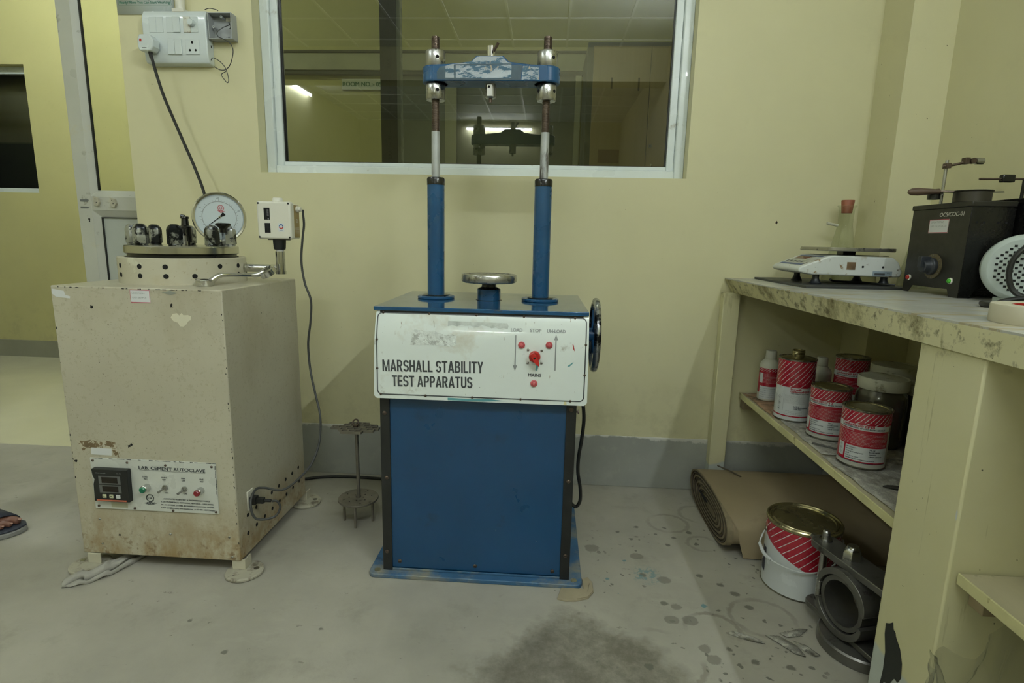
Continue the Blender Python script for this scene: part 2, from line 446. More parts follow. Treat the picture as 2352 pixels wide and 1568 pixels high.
b = MB(m_wall); b.box(1.295, 1.5, -8.5, .2, 0, H+.05); struct(b.build('wall_right'))
b = MB(m_wall); b.box(1.152, 1.2955, -.171, .001, 0, H); struct(b.build('pillar_right'))
b = MB(m_wall); b.box(-3.8, -3.6, -8.5, 0, 0, H+.05); struct(b.build('wall_left'))
b = MB(m_wall); b.box(-3.8, 1.5, -8.7, -8.5, 0, H+.05); struct(b.build('wall_front'))
b = MB(m_wall); b.box(-3.6, 1.295, -4.70, -4.44, 2.79, H); struct(b.build('beam'))
b = MB(m_wall2)
cwx0, cwx1, cwz0, cwz1 = -5.4, -3.82, 1.265, 2.165
b.box(-7, cwx0, 1.89, 2.09, 0, H); b.box(cwx1, 2.6, 1.89, 2.09, 0, H); b.box(cwx0, cwx1, 1.89, 2.09, 0, cwz0); b.box(cwx0, cwx1, 1.89, 2.09, cwz1, H)
b.box(-7.2, -7, .2, 2.09, 0, H); b.box(2.6, 2.8, .2, 2.09, 0, H)
struct(b.build('wall_corridor'))
b = MB(m_skirt)
b.box(DX1, 1.152, -.007, 0, 0, .218); b.box(1.142, 1.152, -.18, -.007, 0, .218); b.box(1.142, 1.285, -.181, -.171, 0, .218); b.box(1.285, 1.295, -8.5, -.181, 0, .218)
struct(b.build('baseboard_back', bevel=.002))
b = MB(m_skirt2); b.box(-7, 2.6, 1.878, 1.89, 0, .131); struct(b.build('baseboard_corridor'))

# main window
Yf = .055
w = MB(m_alu)
for x0, x1 in ((WX0, WX0+.036), (WX1-.036, WX1)): w.box(x0, x1, Yf, Yf+.08, WZ0, WZ1)
w.box(WX0+.036, WX1-.036, Yf, Yf+.08, WZ0, WZ0+.034); w.box(WX0+.036, WX1-.036, Yf, Yf+.08, WZ1-.036, WZ1)
win = struct(w.build('window_1', bevel=.004))
w = MB(m_alu)
a0, a1, c0, c1 = WX0+.036, WX1-.036, WZ0+.034, WZ1-.036
w.box(a0, a0+.028, Yf+.014, Yf+.06, c0, c1); w.box(a1-.028, a1, Yf+.014, Yf+.06, c0, c1); w.box(a0+.028, a1-.028, Yf+.014, Yf+.06, c0, c0+.016); w.box(a0+.028, a1-.028, Yf+.014, Yf+.06, c1-.02, c1)
w.build('window_bead', win, bevel=.003)
w = MB(m_black)
g0, g1, h0, h1 = a0+.028, a1-.028, c0+.016, c1-.02
w.box(g0, g0+.004, Yf+.025, Yf+.045, h0, h1); w.box(g1-.004, g1, Yf+.025, Yf+.045, h0, h1); w.box(g0+.004, g1-.004, Yf+.025, Yf+.045, h0, h0+.003)
w.build('gasket', win)
w = MB(m_glass); w.quad(lambda u, v: (u, Yf+.034, v), g0, g1, h0, h1); w.build('glass_pane', win)
m_mull = mat('grey film on window mullion', (.11, .125, .115), .4, 0, .15, 8)
m_ink = mat('dark blue print', (.04, .05, .06), .5)
w = MB(m_mull); w.box(-.672, -.606, Yf+.04, Yf+.075, h0, h1)
w.use(m_alu); w.box(-.606, -.592, Yf+.04, Yf+.075, h0, h1)
w.use(m_ink)
fn = lambda u, v: (-.637-v, Yf+.0395, u)
for k in range(5): w.text('\u201dILKA\u201d  \u2014  92  \u2014 \u2014', fn, 1.30+k*.17, -.006, .014, .14)
w.build('mullion', win)

# fixed door leaf beside the opening
Yd = .155
b = MB(m_aluy)
b.box(-2.03, -1.967, Yd, Yd+.04, 0, DZ); b.box(-1.70, -1.652, Yd, Yd+.04, 0, DZ); b.box(-1.967, -1.70, Yd, Yd+.04, 1.083, 1.142)
b.box(-1.967, -1.70, Yd, Yd+.04, 0, .09); b.box(-1.967, -1.70, Yd, Yd+.04, DZ-.06, DZ)
def bead(b, x0, x1, z0, z1, wd=.03, dp=.018):
    y0, y1 = Yd+.001, Yd+dp
    o = [(x0, z0), (x1, z0), (x1, z1), (x0, z1)]; i = [(x0+wd, z0+wd), (x1-wd, z0+wd), (x1-wd, z1-wd), (x0+wd, z1-wd)]
    vs = [(p[0], y0, p[1]) for p in o]+[(p[0], y1, p[1]) for p in i]
    b.add(vs, [(k, (k+1) % 4, 4+(k+1) % 4, 4+k) for k in range(4)])
bead(b, -1.967, -1.70, 1.142, DZ-.06, .026); bead(b, -1.967, -1.70, .09, 1.083, .028)
door = struct(b.build('door_1', bevel=.0015))
b = MB(m_black)
for x0, x1, z0, z1 in ((-1.941, -1.726, 1.168, DZ-.086), (-1.939, -1.728, .118, 1.055)):
    b.box(x0, x0+.005, Yd+.012, Yd+.022, z0, z1); b.box(x1-.004, x1, Yd+.012, Yd+.022, z0, z1); b.box(x0, x1, Yd+.012, Yd+.022, z1-.003, z1)
b.build('gasket', door)
b = MB(m_dglass); b.quad(lambda u, v: (u, Yd+.02, v), -1.941, -1.726, 1.16, DZ-.08); b.build('glass_pane', door)
b = MB(m_panelgrey); b.box(-1.939, -1.728, Yd+.018, Yd+.024, .1, 1.056); b.build('lower_panel', door)
b = MB(m_black); b.lathe([(.0045, 0), (.0045, .002)], (-1.985, Yd-.001, 1.045), 12, (0, 1, 0)); b.prism([(-1.987, 1.045), (-1.983, 1.045), (-1.982, 1.033), (-1.988, 1.033)], Yd-.001, Yd+.001)
b.use(mat('grey smudge', (.14, .15, .14), .6)); b.poly(lambda u, v: (u, Yd-.0008, v), [(-2.018, 1.128), (-1.985, 1.130), (-1.976, 1.126), (-1.985, 1.118), (-2.016, 1.119)])
b.poly(lambda u, v: (u, Yd-.0008, v), [(-2.018, 1.098), (-1.99, 1.098), (-1.975, 1.093), (-1.985, 1.09), (-2.018, 1.09)])
b.build('keyhole', door)
m_putty = mat('old adhesive', (.42, .40, .31), .7, 0, .2, 30, bump=(60, .5))
for i, (px, pz) in enumerate(((-1.935, 1.122), (-1.86, 1.118))):
    b = MB(m_putty); b.prism([(px-.014, pz+.02), (px+.006, pz+.014), (px+.012, pz-.004), (px+.004, pz-.022), (px-.012, pz-.018)], Yd-.012, Yd+.001); b.use(m_black)
    for q in ((-.004, .008), (.0, -.006)): b.lathe([(.0022, 0), (.0022, .001)], (px+q[0], Yd-.0125, pz+q[1]), 8, (0, 1, 0))
    b.build('handle_bracket', door, bevel=.002)
# window in the far corridor wall
w = MB(m_alu)
w.box(cwx0, cwx1, 1.95, 2.0, cwz0, cwz0+.035); w.box(cwx0, cwx1, 1.95, 2.0, cwz1-.05, cwz1); w.box(cwx0, cwx0+.03, 1.95, 2.0, cwz0+.035, cwz1-.05); w.box(cwx1-.012, cwx1, 1.95, 2.0, cwz0+.035, cwz1-.05)
win2 = struct(w.build('window_2', bevel=.003))
t = NT('dark backing behind corridor window')
m_back = t.fin(t.mix(t.ramp(t.xyz()[2], 1.64, 1.66), (.09, .105, .09), t.mix(t.ramp(t.noise(.9, 3, .5, t.mapping((.2, 1, 3.))), .45, .55), (.24, .235, .14), (.36, .36, .28))), .6)
w = MB(glassy('corridor window glass', (.80, .81, .72), 1.5, .02)); w.quad(lambda u, v: (u, 1.97, v), cwx0+.03, cwx1-.012, cwz0+.035, cwz1-.05); w.build('glass_pane', win2)
w = MB(m_back); w.box(cwx0, cwx1, 2.085, 2.14, cwz0-.02, cwz1+.02); struct(w.build('window_backing'))  # added panel; the pane's dim view and reflections are put into its colour bands

# transom, door posts across the corridor, behind the main window
m_cream = mat('cream painted timber', (.40, .41, .30), .45)
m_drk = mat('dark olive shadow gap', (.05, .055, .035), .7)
b = MB(m_cream); b.box(-2.3, 1.2, 1.84, 1.889, 2.125, 2.235); b.use(m_drk); b.box(-2.3, 1.2, 1.85, 1.889, 2.10, 2.125); b.box(-2.3, 1.2, 1.83, 1.889, 2.235, 2.25)
struct(b.build('trim_1', bevel=.003))
b = MB(m_cream); b.box(-1.115, -1.075, 1.85, 1.889, 0, 2.10); b.box(-.735, -.655, 1.85, 1.889, 0, 2.10); b.box(.16, .2, 1.85, 1.889, 0, 2.10)
b.use(mat('dim room beyond', (.16, .18, .14), .5, 0, .3, 1.5)); b.box(-1.075, -.735, 1.875, 1.889, 0, 2.10); b.box(-.655, .16, 1.875, 1.889, 0, 2.10)
struct(b.build('door_2', bevel=.002))
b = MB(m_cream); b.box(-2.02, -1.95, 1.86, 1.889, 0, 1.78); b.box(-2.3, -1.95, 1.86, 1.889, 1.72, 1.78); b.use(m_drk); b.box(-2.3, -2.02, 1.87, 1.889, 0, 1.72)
struct(b.build('door_3', bevel=.002))

# lamps
for i, (x, y, z, ax, L, st, lab) in enumerate(LAMPS):
    r_ = thing('tube_lamp', lab, 'lamp', (x, y, z))
    d = V((1, 0, 0)) if ax == 'x' else V((0, 1, 0)); P0 = V((x, y, z))
    hz = MB(m_bar); wv = V((0, 1, 0)) if ax == 'x' else V((1, 0, 0))
    c_ = P0+V((0, 0, .022)); e = d*(L/2+.02)+wv*.02+V((0, 0, .012))
    if z < 2.9:
        dy = V((0, -.03, 0)) if ax == 'x' else V((-.02 if x < 0 else .012, 0, 0)); c_ = P0+dy; e = d*(L/2+.02)+V((0, 0, .02))+(V((0, .015, 0)) if ax == 'x' else V((.015, 0, 0)))
    hz.box(c_.x-abs(e.x), c_.x+abs(e.x), c_.y-abs(e.y), c_.y+abs(e.y), c_.z-abs(e.z), c_.z+abs(e.z)); hz.build('lamp_housing', r_, bevel=.003)
    tb = MB(emis('tube light %d' % i, LIGHT, st)); tb.cyl(P0-d*L/2, P0+d*L/2, .014, n=12); tb.build('glowing_tube', r_)

# ================================================================== blue testing machine
m_blue = mat('blue enamel', (.006, .052, .135), .34, 0, .14, 3, dirt=[((.010, .032, .065), 9, .62, .8), ((.22, .24, .22), 26, .72, .78)], coat=.15)
m_bluel = mat('bright blue enamel', (.009, .068, .168), .3, 0, .12, 4, dirt=[((.012, .04, .08), 14, .62, .7)], coat=.25)
m_dusty = mat('dusty blue base plate', (.035, .11, .22), .55, 0, .25, 6, dirt=[((.22, .22, .18), 10, .48, .66), ((.03, .06, .12), 22, .6, .7)])
m_blk = mat('black painted steel', (.010, .011, .011), .42, 0, .3, 10, dirt=[((.10, .10, .09), 40, .70, .76)])
m_chrome = mat('chrome', (.62, .62, .60), .16, 1, .1, 6)
m_steel = mat('turned steel', (.42, .42, .40), .30, 1, .15, 14, dirt=[((.12, .10, .08), 30, .66, .74)])
m_thread = mat('oily brown threaded steel', (.14, .105, .085), .34, .8, .3, 30)
m_rodp = mat('scuffed grey rod', (.40, .42, .42), .35, .3, .15, 20, dirt=[((.10, .09, .08), 22, .60, .68, (1, 1, .25))])
m_white = mat('white enamel panel', (.70, .76, .73), .20, 0, .05, 3, dirt=[((.30, .28, .22), 13, .64, .76), ((.07, .07, .07), 70, .715, .73), ((.50, .46, .36), 5, .56, .74), ((.35, .33, .28), 45, .66, .70, (2, 1, .5))], coat=.35)
m_txt = mat('charcoal lettering', (.055, .062, .066), .45, 0, .4, 9)
m_txtl = mat('faded grey lettering', (.26, .28, .28), .45)
m_red = mat('red plastic', (.42, .02, .015), .35, 0, .15, 40)
m_pink = mat('dusty red lamp lens', (.50, .10, .11), .3)
m_oil = mat('black grease', (.008, .008, .007), .25)
m_hole = mat('dark hole', (.004, .004, .004), .9)
m_worn = mat('worn chrome with black scuffs', (.40, .42, .44), .20, .85, .25, 20, dirt=[((.022, .024, .027), 18, .49, .54), ((.05, .05, .05), 50, .62, .66)])

mm = thing('stability_testing_machine', 'tall blue load frame machine with white front panel and two posts', 'test machine', (-.18, -.46, 0), .012)
b = MB(m_dusty)
pl = []
x0, x1, y0, y1, r = -.500, .136, -.722, -.19, .02
for cx, cy, a in ((x1-r, y1-r, 0), (x0+r, y1-r, 90), (x0+r, y0+r, 180), (x1-r, y0+r, 270)):
    for k in range(5): t_ = R(a+k*22.5); pl.append((cx+r*math.cos(t_), cy+r*math.sin(t_)))
b.prism(pl, 0, .013, 'xy')
b.use(m_steel)
for x, y in ((-.476, -.70), (.112, -.70)): b.lathe([(.0095, 0), (.0095, .0012)], (x, y, .013), 16)
b.build('base_plate', mm, bevel=.002)
b = MB(m_blue); b.box(-.450, .089, -.692, -.25, .013, .795); b.build('cabinet', mm, bevel=.002)
b = MB(m_blue); b.box(-.432, .071, -.6945, -.692, .022, .60)
b.use(m_dusty); b.box(-.432, .071, -.697, -.6945, .0135, .020)
b.build('front_cover', mm, bevel=.001)
for x0, x1 in ((-.459, -.431), (.070, .098)):
    b = MB(m_blk); b.box(x0, x1, -.699, -.694, .0135, .60); b.box(x0 if x0 < -.2 else x1-.004, (x0+.004) if x0 < -.2 else x1, -.694, -.665, .0135, .60); b.build('corner_angle', mm, bevel=.0012)
def screw(p, d=(0, -1, 0), r=.006, m=None):
    b = MB(m or m_thread); b.lathe([(r, 0), (r*.95, .0015), (r*.5, .003)], p, 12, d)
    b.use(m_hole); q = V(p)+V(d)*.0031; b.box(q.x-r*.6, q.x+r*.6, q.y-.0003, q.y+.0003, q.z-r*.1, q.z+r*.1) if abs(d[1]) > .5 else None
    return b
for x, z in ((-.446, .505), (-.443, .309), (-.446, .074), (.084, .536), (.084, .323), (.084, .091)): screw((x, -.699, z)).build('screw', mm)
for x, z in ((-.409, .042), (-.182, .039), (.048, .036)): screw((x, -.6945, z)).build('screw', mm)
b = MB(m_thread); b.cyl((.098, -.60, .50), (.112, -.60, .50), .003); b.lathe([(.007, 0), (.007, .004)], (.108, -.60, .50), 6, (1, 0, 0)); b.build('side_bolt', mm)
b = MB(m_dusty); b.box(.1, .106, -.45, -.25, .08, .098); b.build('rear_lug', mm)
# top plate
b = MB(mat('glossy blue top plate', (.010, .070, .17), .12, 0, .1, 4, dirt=[((.03, .05, .06), 30, .62, .68, (.5, 2, 1))], coat=.6)); b.prism([(-.470, -.703), (.120, -.703), (.116, -.235), (-.474, -.235)], .800, .811, 'xy'); b.build('top_plate', mm, bevel=.0015)

# white panel, curved along its top
prof = [(.804, -.694), (.79, -.7025), (.775, -.708), (.76, -.7125), (.745, -.716), (.73, -.7185), (.715, -.720), (.70, -.721), (.60, -.7225), (.556, -.723)]
def yp(z):
    for (za, ya), (zb, yb) in zip(prof, prof[1:]):
        if zb <= z <= za: k = (za-z)/(za-zb); return ya+(yb-ya)*k
    return prof[0][1] if z > prof[0][0] else prof[-1][1]
PX0, PX1, PZ0, PZ1 = -.470, .124, .556, .804
def fp(e): return lambda u, v: (u, yp(v)-e, v)
b = MB(m_white)
zs = [p[0] for p in prof]
n = len(zs)
for k in range(n):   # outline points, corners rounded at the bottom
    pass
xs = [PX0+.0, PX0+.008]+[PX0+.008+(PX1-PX0-.016)*i/12 for i in range(1, 12)]+[PX1-.008, PX1]
zz = [PZ0, PZ0+.008]+[z for z in reversed(zs) if z > PZ0+.01]
vs = []; fs = []
for z in zz:
    for i, x in enumerate(xs):
        zc = z
        if z == PZ0 and i in (0, len(xs)-1): zc = PZ0+.005
        xx = x
        if z == PZ0 and i in (0, len(xs)-1): xx = x+(.003 if i == 0 else -.003)
        inset = .006*(1-(z-PZ0)/(PZ1-PZ0)) if False else 0
        sk = (PZ1-z)/(PZ1-PZ0)*.006
        xx = xx+(.008-sk if x < -.17 else -(.006-sk)*.6)*(1 if abs(x+.17) > .25 else 0)
        vs.append((xx, yp(z), zc))
nx = len(xs); F = len(vs)
vs += [(p[0], p[1]+.004, p[2]) for p in vs]
for j in range(len(zz)-1):
    for i in range(nx-1):
        a = j*nx+i; fs.append((a, a+1, a+nx+1, a+nx)); fs.append((F+a, F+a+nx, F+a+nx+1, F+a+1))
ed = [i for i in range(nx)]+[j*nx+nx-1 for j in range(1, len(zz))]+[(len(zz)-1)*nx+i for i in range(nx-2, -1, -1)]+[j*nx for j in range(len(zz)-2, 0, -1)]
for i in range(len(ed)): a, c_ = ed[i], ed[(i+1) % len(ed)]; fs.append((a, F+a, F+c_, c_))
b.add(vs, fs); panel = b.build('control_panel', mm, angle=20)
b = MB(m_blk); b.box(-.452, .106, -.700, -.694, .60, .80); b.build('panel_backing', mm)
b = MB(m_txt)
bp = []
bx0, bx1, bz0, bz1, r = -.457, .114, .568, .794, .012
for cx, cz, a in ((bx1-r, bz1-r, 0), (bx0+r, bz1-r, 90), (bx0+r, bz0+r, 180), (bx1-r, bz0+r, 270)):
    for k in range(5): t_ = R(a+k*22.5); bp.append((cx+r*math.cos(t_), cz+r*math.sin(t_)))
dense = []
for i in range(len(bp)):
    p, q = V(bp[i]), V(bp[(i+1) % len(bp)]); k = max(1, int((q-p).length/.012))
    for j in range(k): dense.append(tuple(p.lerp(q, j/k)))
b.stroke(fp(.0006), dense, .0032, True); b.build('border_line', panel)
b = MB(m_txt)
block_text(b, 'MARSHALL STABILITY', fp(.0006), -.442, .6335, .0325, .280, .012)
block_text(b, 'TEST APPARATUS', fp(.0006), -.416, .5915, .0315, .225, .012); b.build('title_lettering', panel)
b = MB(m_txtl)
for s_, u, wd in (('LOAD', -.089, .031), ('STOP', -.037, .030), ('UN-LOAD', .009, .049)): b.text(s_, fp(.0006), u, .7545, .0085, wd, fat=.05)
b.use(m_txt); b.text('MAINS', fp(.0006), -.0385, .633, .0085, .035, fat=.05)
b.use(m_txtl)
b.stroke(fp(.0006), [(-.0755, .745), (-.0755, .73), (-.0755, .715), (-.0755, .70), (-.0755, .662)], .0035); b.poly(fp(.0006), [(-.0815, .663), (-.0755, .647), (-.0695, .663)])
b.stroke(fp(.0007), [(.0335, .652), (.0335, .70), (.0335, .715), (.0335, .735)], .0035); b.poly(fp(.0006), [(.028, .735), (.039, .735), (.0335, .750)])
b.build('legend_lettering', panel)
# residue of old stickers
m_res = mat('grey sticker residue', (.50, .54, .51), .3, 0, .2, 30)
b = MB(m_res)
top = [(-.262, .777), (-.10, .776), (-.096, .768)]
zig = [(-.098, .760), (-.11, .763), (-.122, .759), (-.13, .764), (-.142, .761), (-.155, .766), (-.17, .769), (-.178, .763), (-.19, .761), (-.20, .767), (-.215, .765), (-.225, .768), (-.236, .763), (-.25, .766), (-.262, .763)]
b.poly(fp(.0005), top+zig)
b.use(mat('wrinkled clear tape', (.66, .71, .68), .10, 0, .12, 70, dirt=[((.42, .44, .42), 60, .56, .6)], bump=(60, 1., .006), coat=1))
b.poly(fp(.0005), [(-.365, .709), (-.31, .711), (-.25, .708), (-.237, .714), (-.239, .73), (-.236, .738), (-.25, .742), (-.27, .739), (-.30, .750), (-.315, .747), (-.335, .749), (-.352, .752), (-.363, .745), (-.361, .73)]); b.build('tape_residue', panel)
m_teal = mat('teal paint smear', (.10, .30, .33), .5); m_drip = mat('yellow paint drip', (.6, .55, .3), .5)
for m_, pts in ((m_teal, [(.066, .665), (.083, .678), (.080, .672), (.072, .664)]), (m_teal, [(-.018, .665), (-.010, .667), (-.016, .650), (-.020, .652)]),
                (m_teal, [(-.26, .5645), (-.20, .563), (-.15, .566), (-.10, .561), (-.16, .5575), (-.26, .5575)]), (m_red, [(.078, .726), (.081, .724), (.085, .706), (.081, .712)]),
                (m_drip, [(.062, .569), (.066, .569), (.069, .557), (.060, .557)])):
    b = MB(m_); b.poly(fp(.0005), pts); b.build('paint_smear', panel)
k_ = 0
for x in (-.443, -.315, -.185, -.055, .083): screw((x, yp(.794)-.0005, .794), r=.0035).build('panel_screw', panel)
for x in (-.448, -.322, -.192, -.058, .078): screw((x, yp(.568)-.0005, .568), r=.0035).build('panel_screw', panel)
for x, z in ((-.457, .722), (-.457, .641), (.114, .725), (.114, .642)): screw((x, yp(z)-.0005, z), r=.0035).build('panel_screw', panel)
for x, z in ((-.059, .7195), (.0155, .7215), (-.0225, .6145)):
    y = yp(z)
    b = MB(m_pink); b.lathe([(.0095, 0), (.0095, .003), (.008, .004), (.0075, .0035), (.005, .0035), (.0048, .0085), (.003, .0095)], (x, y, z), 24, (0, -1, 0)); b.build('indicator_lamp', panel)
b = MB(m_red); y = yp(.69)
b.lathe([(.0155, 0), (.0155, .009), (.0125, .012)], (-.0225, y, .689), 32, (0, -1, 0))
X = trm(-.0225, y-.012, .689) @ rotm(R(-30), 'Y')
b.prism([(-.006, .014), (.006, .014), (.0075, .0), (.005, -.017), (0, -.026), (-.005, -.017), (-.0075, 0)], 0, -.014, 'xz', T=X)
b.use(m_oil); b.lathe([(.003, 0), (.003, .0006)], (-.0225, y-.026, .689), 12, (0, -1, 0)); b.build('rotary_switch', panel, bevel=.0012)
for dx, dz in ((-.0185, .018), (.0185, .017), (-.019, -.018), (.0185, -.018)): screw((-.0225+dx, yp(.689)-.0003, .689+dz), r=.0038, m=m_steel).build('panel_screw', panel)

# posts
CX = (-.3455, -.0155); CY = -.45
def threaded(b, x, y, z0, z1, r, pitch=.0032):
    n = int((z1-z0)/pitch); pr = []
    for k in range(n): z = z0+k*pitch; pr += [(r, z), (r, z+pitch*.35), (r-.0017, z+pitch*.5), (r-.0017, z+pitch*.85)]
    b.lathe(pr, (x, y, 0), 20)
for x in CX:
    b = MB(m_bluel); b.lathe([(.0265, .812), (.0265, 1.160)], (x, CY, 0), 40); post = b.build('post_sleeve', mm)
    b = MB(m_bluel); b.lathe([(.056, .811), (.058, .813), (.058, .818), (.055, .820)], (x, CY, 0), 48)
    b.use(m_oil); b.lathe([(.040, .8202), (.040, .8225), (.030, .8235)], (x, CY, 0), 36)
    b.use(m_hole)
    for a in (45, 135, 225, 315): b.lathe([(.0035, 0), (.0035, .0006)], (x+.049*math.cos(R(a)), CY+.049*math.sin(R(a)), .820), 10)
    b.build('post_flange', mm)
    b = MB(m_oil); b.lathe([(.0272, 1.158), (.0275, 1.175), (.025, 1.180), (.014, 1.181)], (x, CY, 0), 40); b.build('seal_cap', mm)
    b = MB(m_rodp); b.lathe([(.0128, 1.180), (.0128, 1.314)], (x, CY, 0), 28); b.build('rod', mm)
    b = MB(m_thread); threaded(b, x, CY, 1.313, 1.580, .0118); b.build('threaded_rod', mm)
    for z0, z1, hs in ((1.402, 1.448, ((.011, 1.427),)), (1.492, 1.538, ((.012, 1.517),))):
        b = MB(m_steel); b.lathe([(.027, z0), (.029, z0+.003), (.029, z1-.003), (.027, z1), (.013, z1)], (x, CY, 0), 40)
        b.use(m_hole)
        for a in ((-68, 112) if x < -.2 else ((-52, 112) if z0 > 1.45 else (-38, -142))):
            dx, dy = math.cos(R(a)), math.sin(R(a)); b.lathe([(.0048, 0), (.0048, .0012)], (x+.0285*dx, CY+.0285*dy, (z0+z1)/2+.002), 14, (dx, dy, 0))
        b.build('ring_nut', mm)
# crosshead
b = MB(m_bluel)
y0, y1 = -.488, -.412
ol = [(-.345, 1.4485), (-.015, 1.4485), (-.015, 1.492), (-.062, 1.4935), (-.125, 1.5005), (-.142, 1.5165), (-.219, 1.5165), (-.236, 1.5005), (-.298, 1.4945), (-.345, 1.492)]
b.prism(ol, y0, y1, 'xz')
for x in CX: b.lathe([(.036, 1.4485), (.038, 1.4505), (.038, 1.490), (.036, 1.492)], (x, CY, 0), 40)
cross = b.build('crosshead', mm, bevel=.002)
t = NT('peeled blue and bare metal decal')
nz = t.noise(28, 6, .75, t.mapping((.5, 1, 1.6)))
c = t.mix(t.ramp(nz, .46, .49), (.045, .10, .15), (.34, .38, .42))
c = t.mix(t.ramp(t.noise(16, 4, .6), .60, .62), c, (.30, .26, .21))
m_peel = t.fin(c, t.ramp(nz, .4, .6, .35, .18), .35)
m_dk = mat('dark slate paint', (.04, .075, .10), .4, 0, .2, 30, dirt=[((.2, .25, .28), 30, .68, .7)])
b = MB(m_peel); fc = lambda e: (lambda u, v: (u, y0-e, v))
b.poly(fc(.0006), [(-.309, 1.456), (-.118, 1.456), (-.118, 1.497), (-.13, 1.499), (-.144, 1.514), (-.217, 1.514), (-.234, 1.499), (-.295, 1.492), (-.309, 1.488)])
b.poly(fc(.0006), [(-.088, 1.452), (-.038, 1.452), (-.038, 1.488), (-.085, 1.489)])
b.use(m_dk); b.poly(fc(.0008), [(-.334, 1.452), (-.309, 1.452), (-.309, 1.488), (-.325, 1.486), (-.334, 1.474)])
b.poly(fc(.0009), [(-.284, 1.456), (-.279, 1.456), (-.279, 1.490), (-.285, 1.490)]); b.poly(fc(.0009), [(-.284, 1.4895), (-.118, 1.4925), (-.118, 1.4955), (-.284, 1.4925)])
b.poly(fc(.0008), [(-.118, 1.452), (-.09, 1.452), (-.087, 1.490), (-.118, 1.492)]); b.poly(fc(.0008), [(-.309, 1.451), (-.118, 1.451), (-.118, 1.456), (-.309, 1.456)])
b.build('peeled_decal', cross)
b = MB(m_chrome); b.lathe([(.0125, 1.5165), (.0125, 1.552), (.011, 1.553)], (-.181, CY, 0), 28); b.build('locking_pin', mm)
b = MB(m_thread); b.tube([(-.172, -.465, 1.535), (-.158, -.472, 1.556)], .0042, 10, 1); b.build('pin_handle', mm)
b = MB(m_steel); b.lathe([(.0165, 1.4485), (.0165, 1.412), (.013, 1.409)], (-.181, CY, 0), 32); b.box(-.190, -.174, -.4685, -.466, 1.412, 1.444)
b.use(m_hole); b.lathe([(.0035, 0), (.0035, .0006)], (-.184, -.4686, 1.438), 12, (0, -1, 0))
b.use(m_thread); b.lathe([(.005, 1.409), (.005, 1.398)], (-.181, CY, 0), 14); b.build('loading_stub', mm, bevel=.0005)
# lower platen
b = MB(mat('scuffed steel platen', (.42, .42, .39), .28, .9, .2, 14, dirt=[((.10, .09, .07), 18, .55, .66)])); b.lathe([(.080, .866), (.0855, .869), (.0865, .874), (.0865, .886), (.084, .891), (.080, .8915), (.078, .8895)], (-.176, -.46, 0), 56); b.build('platen', mm)
b = MB(m_oil); b.lathe([(.036, .8455), (.030, .849), (.0235, .852), (.0225, .862), (.026, .8665)], (-.176, -.46, 0), 32); b.build('ram', mm)
b = MB(m_bluel); b.lathe([(.0365, .812), (.0365, .845), (.035, .846)], (-.176, -.46, 0), 40); b.build('ram_collar', mm)
b = MB(m_oil); b.lathe([(.041, .811), (.041, .8118)], (-.176, -.46, 0), 36); b.build('ram_opening', mm)
# hand wheel
b = MB(m_worn)
hc = V((.158, -.475, .712)); ring = [hc+V((0, .105*math.cos(a), .105*math.sin(a))) for a in [2*PI*k/36 for k in range(36)]]
b.tube(ring, .0105, 12, 1, True); hw = b.build('handwheel', mm)
b = MB(m_blue)
for k in range(4): a = PI/4+k*PI/2; b.tube([hc+V((-.004, .02*math.cos(a), .02*math.sin(a))), hc+V((0, .1*math.cos(a), .1*math.sin(a)))], .006, 8, 1)
b.lathe([(.022, -.02), (.022, .008), (.012, .012)], hc, 24, (1, 0, 0)); b.build('wheel_spokes', hw)
b = MB(m_steel); b.cyl((.089, hc.y, hc.z), (.15, hc.y, hc.z), .01); b.build('wheel_shaft', hw)

# ================================================================== cement autoclave
m_cream2 = mat('worn cream enamel', (.50, .475, .36), .38, 0, .07, 2, dirt=[((.40, .34, .20), 5, .58, .82), ((.36, .31, .20), 90, .62, .70), ((.05, .045, .03), 26, .755, .77), ((.60, .59, .46), 4, .66, .68)], coat=.1)
t = NT('cream enamel with grime at its foot')
z = t.xyz()[2]
c = t.mix(t.ramp(t.noise(2.5, 6), .3, .7), (.42, .395, .30), (.50, .475, .365))
c = t.mix(t.ramp(t.noise(95, 4, .6), .56, .66, 0, .32), c, (.30, .25, .16))
c = t.mix(t.ramp(t.noise(180, 3, .6), .68, .72, 0, .8), c, (.14, .11, .07))
g = t.math('MULTIPLY', t.ramp(z, .24, .05), t.ramp(t.noise(9, 8, .75, t.mapping((1, 1, .6))), .38, .58))
c = t.mix(g, c, (.27, .18, .07))
c = t.mix(t.math('MULTIPLY', t.ramp(t.noise(38, 6, .7), .56, .64, 0, .8), t.ramp(z, .18, .06)), c, (.16, .10, .04))
e = t.math('ADD', t.dist((.50, -.742, .735), sc=(1.1, 0, 1.25)), t.ramp(t.noise(30, 4, .6), 0, 1, -.02, .02))
c = t.mix(t.ramp(t.noise(3.1, 5, .6, t.mapping((1, 1, .5), (2, 2, 2))), .50, .66, 0, .55), c, (.33, .285, .19))
c = t.mix(t.ramp(t.noise(24, 4, .6), .745, .755), c, (.05, .045, .03))
m_acbody = t.fin(c, .36, 0, .45, .1)
m_tag = mat('white paper label', (.62, .64, .64), .5, 0, .03)
m_tagr = mat('red label border', (.45, .08, .12), .5)
m_satin = mat('brushed stainless steel', (.55, .54, .48), .22, 1, .12, 3)
AX0, AX1, AY0, AY1, AZ0, AZ1 = -1.364, -.875, -.742, -.290, .042, .847
ac = thing('cement_autoclave', 'cream cement autoclave cabinet with gauge, domed nuts and control plate', 'autoclave', (-1.12, -.516, 0), .004)
b = MB(m_acbody); b.box(AX0, AX1, AY0, AY1, AZ0, AZ1)
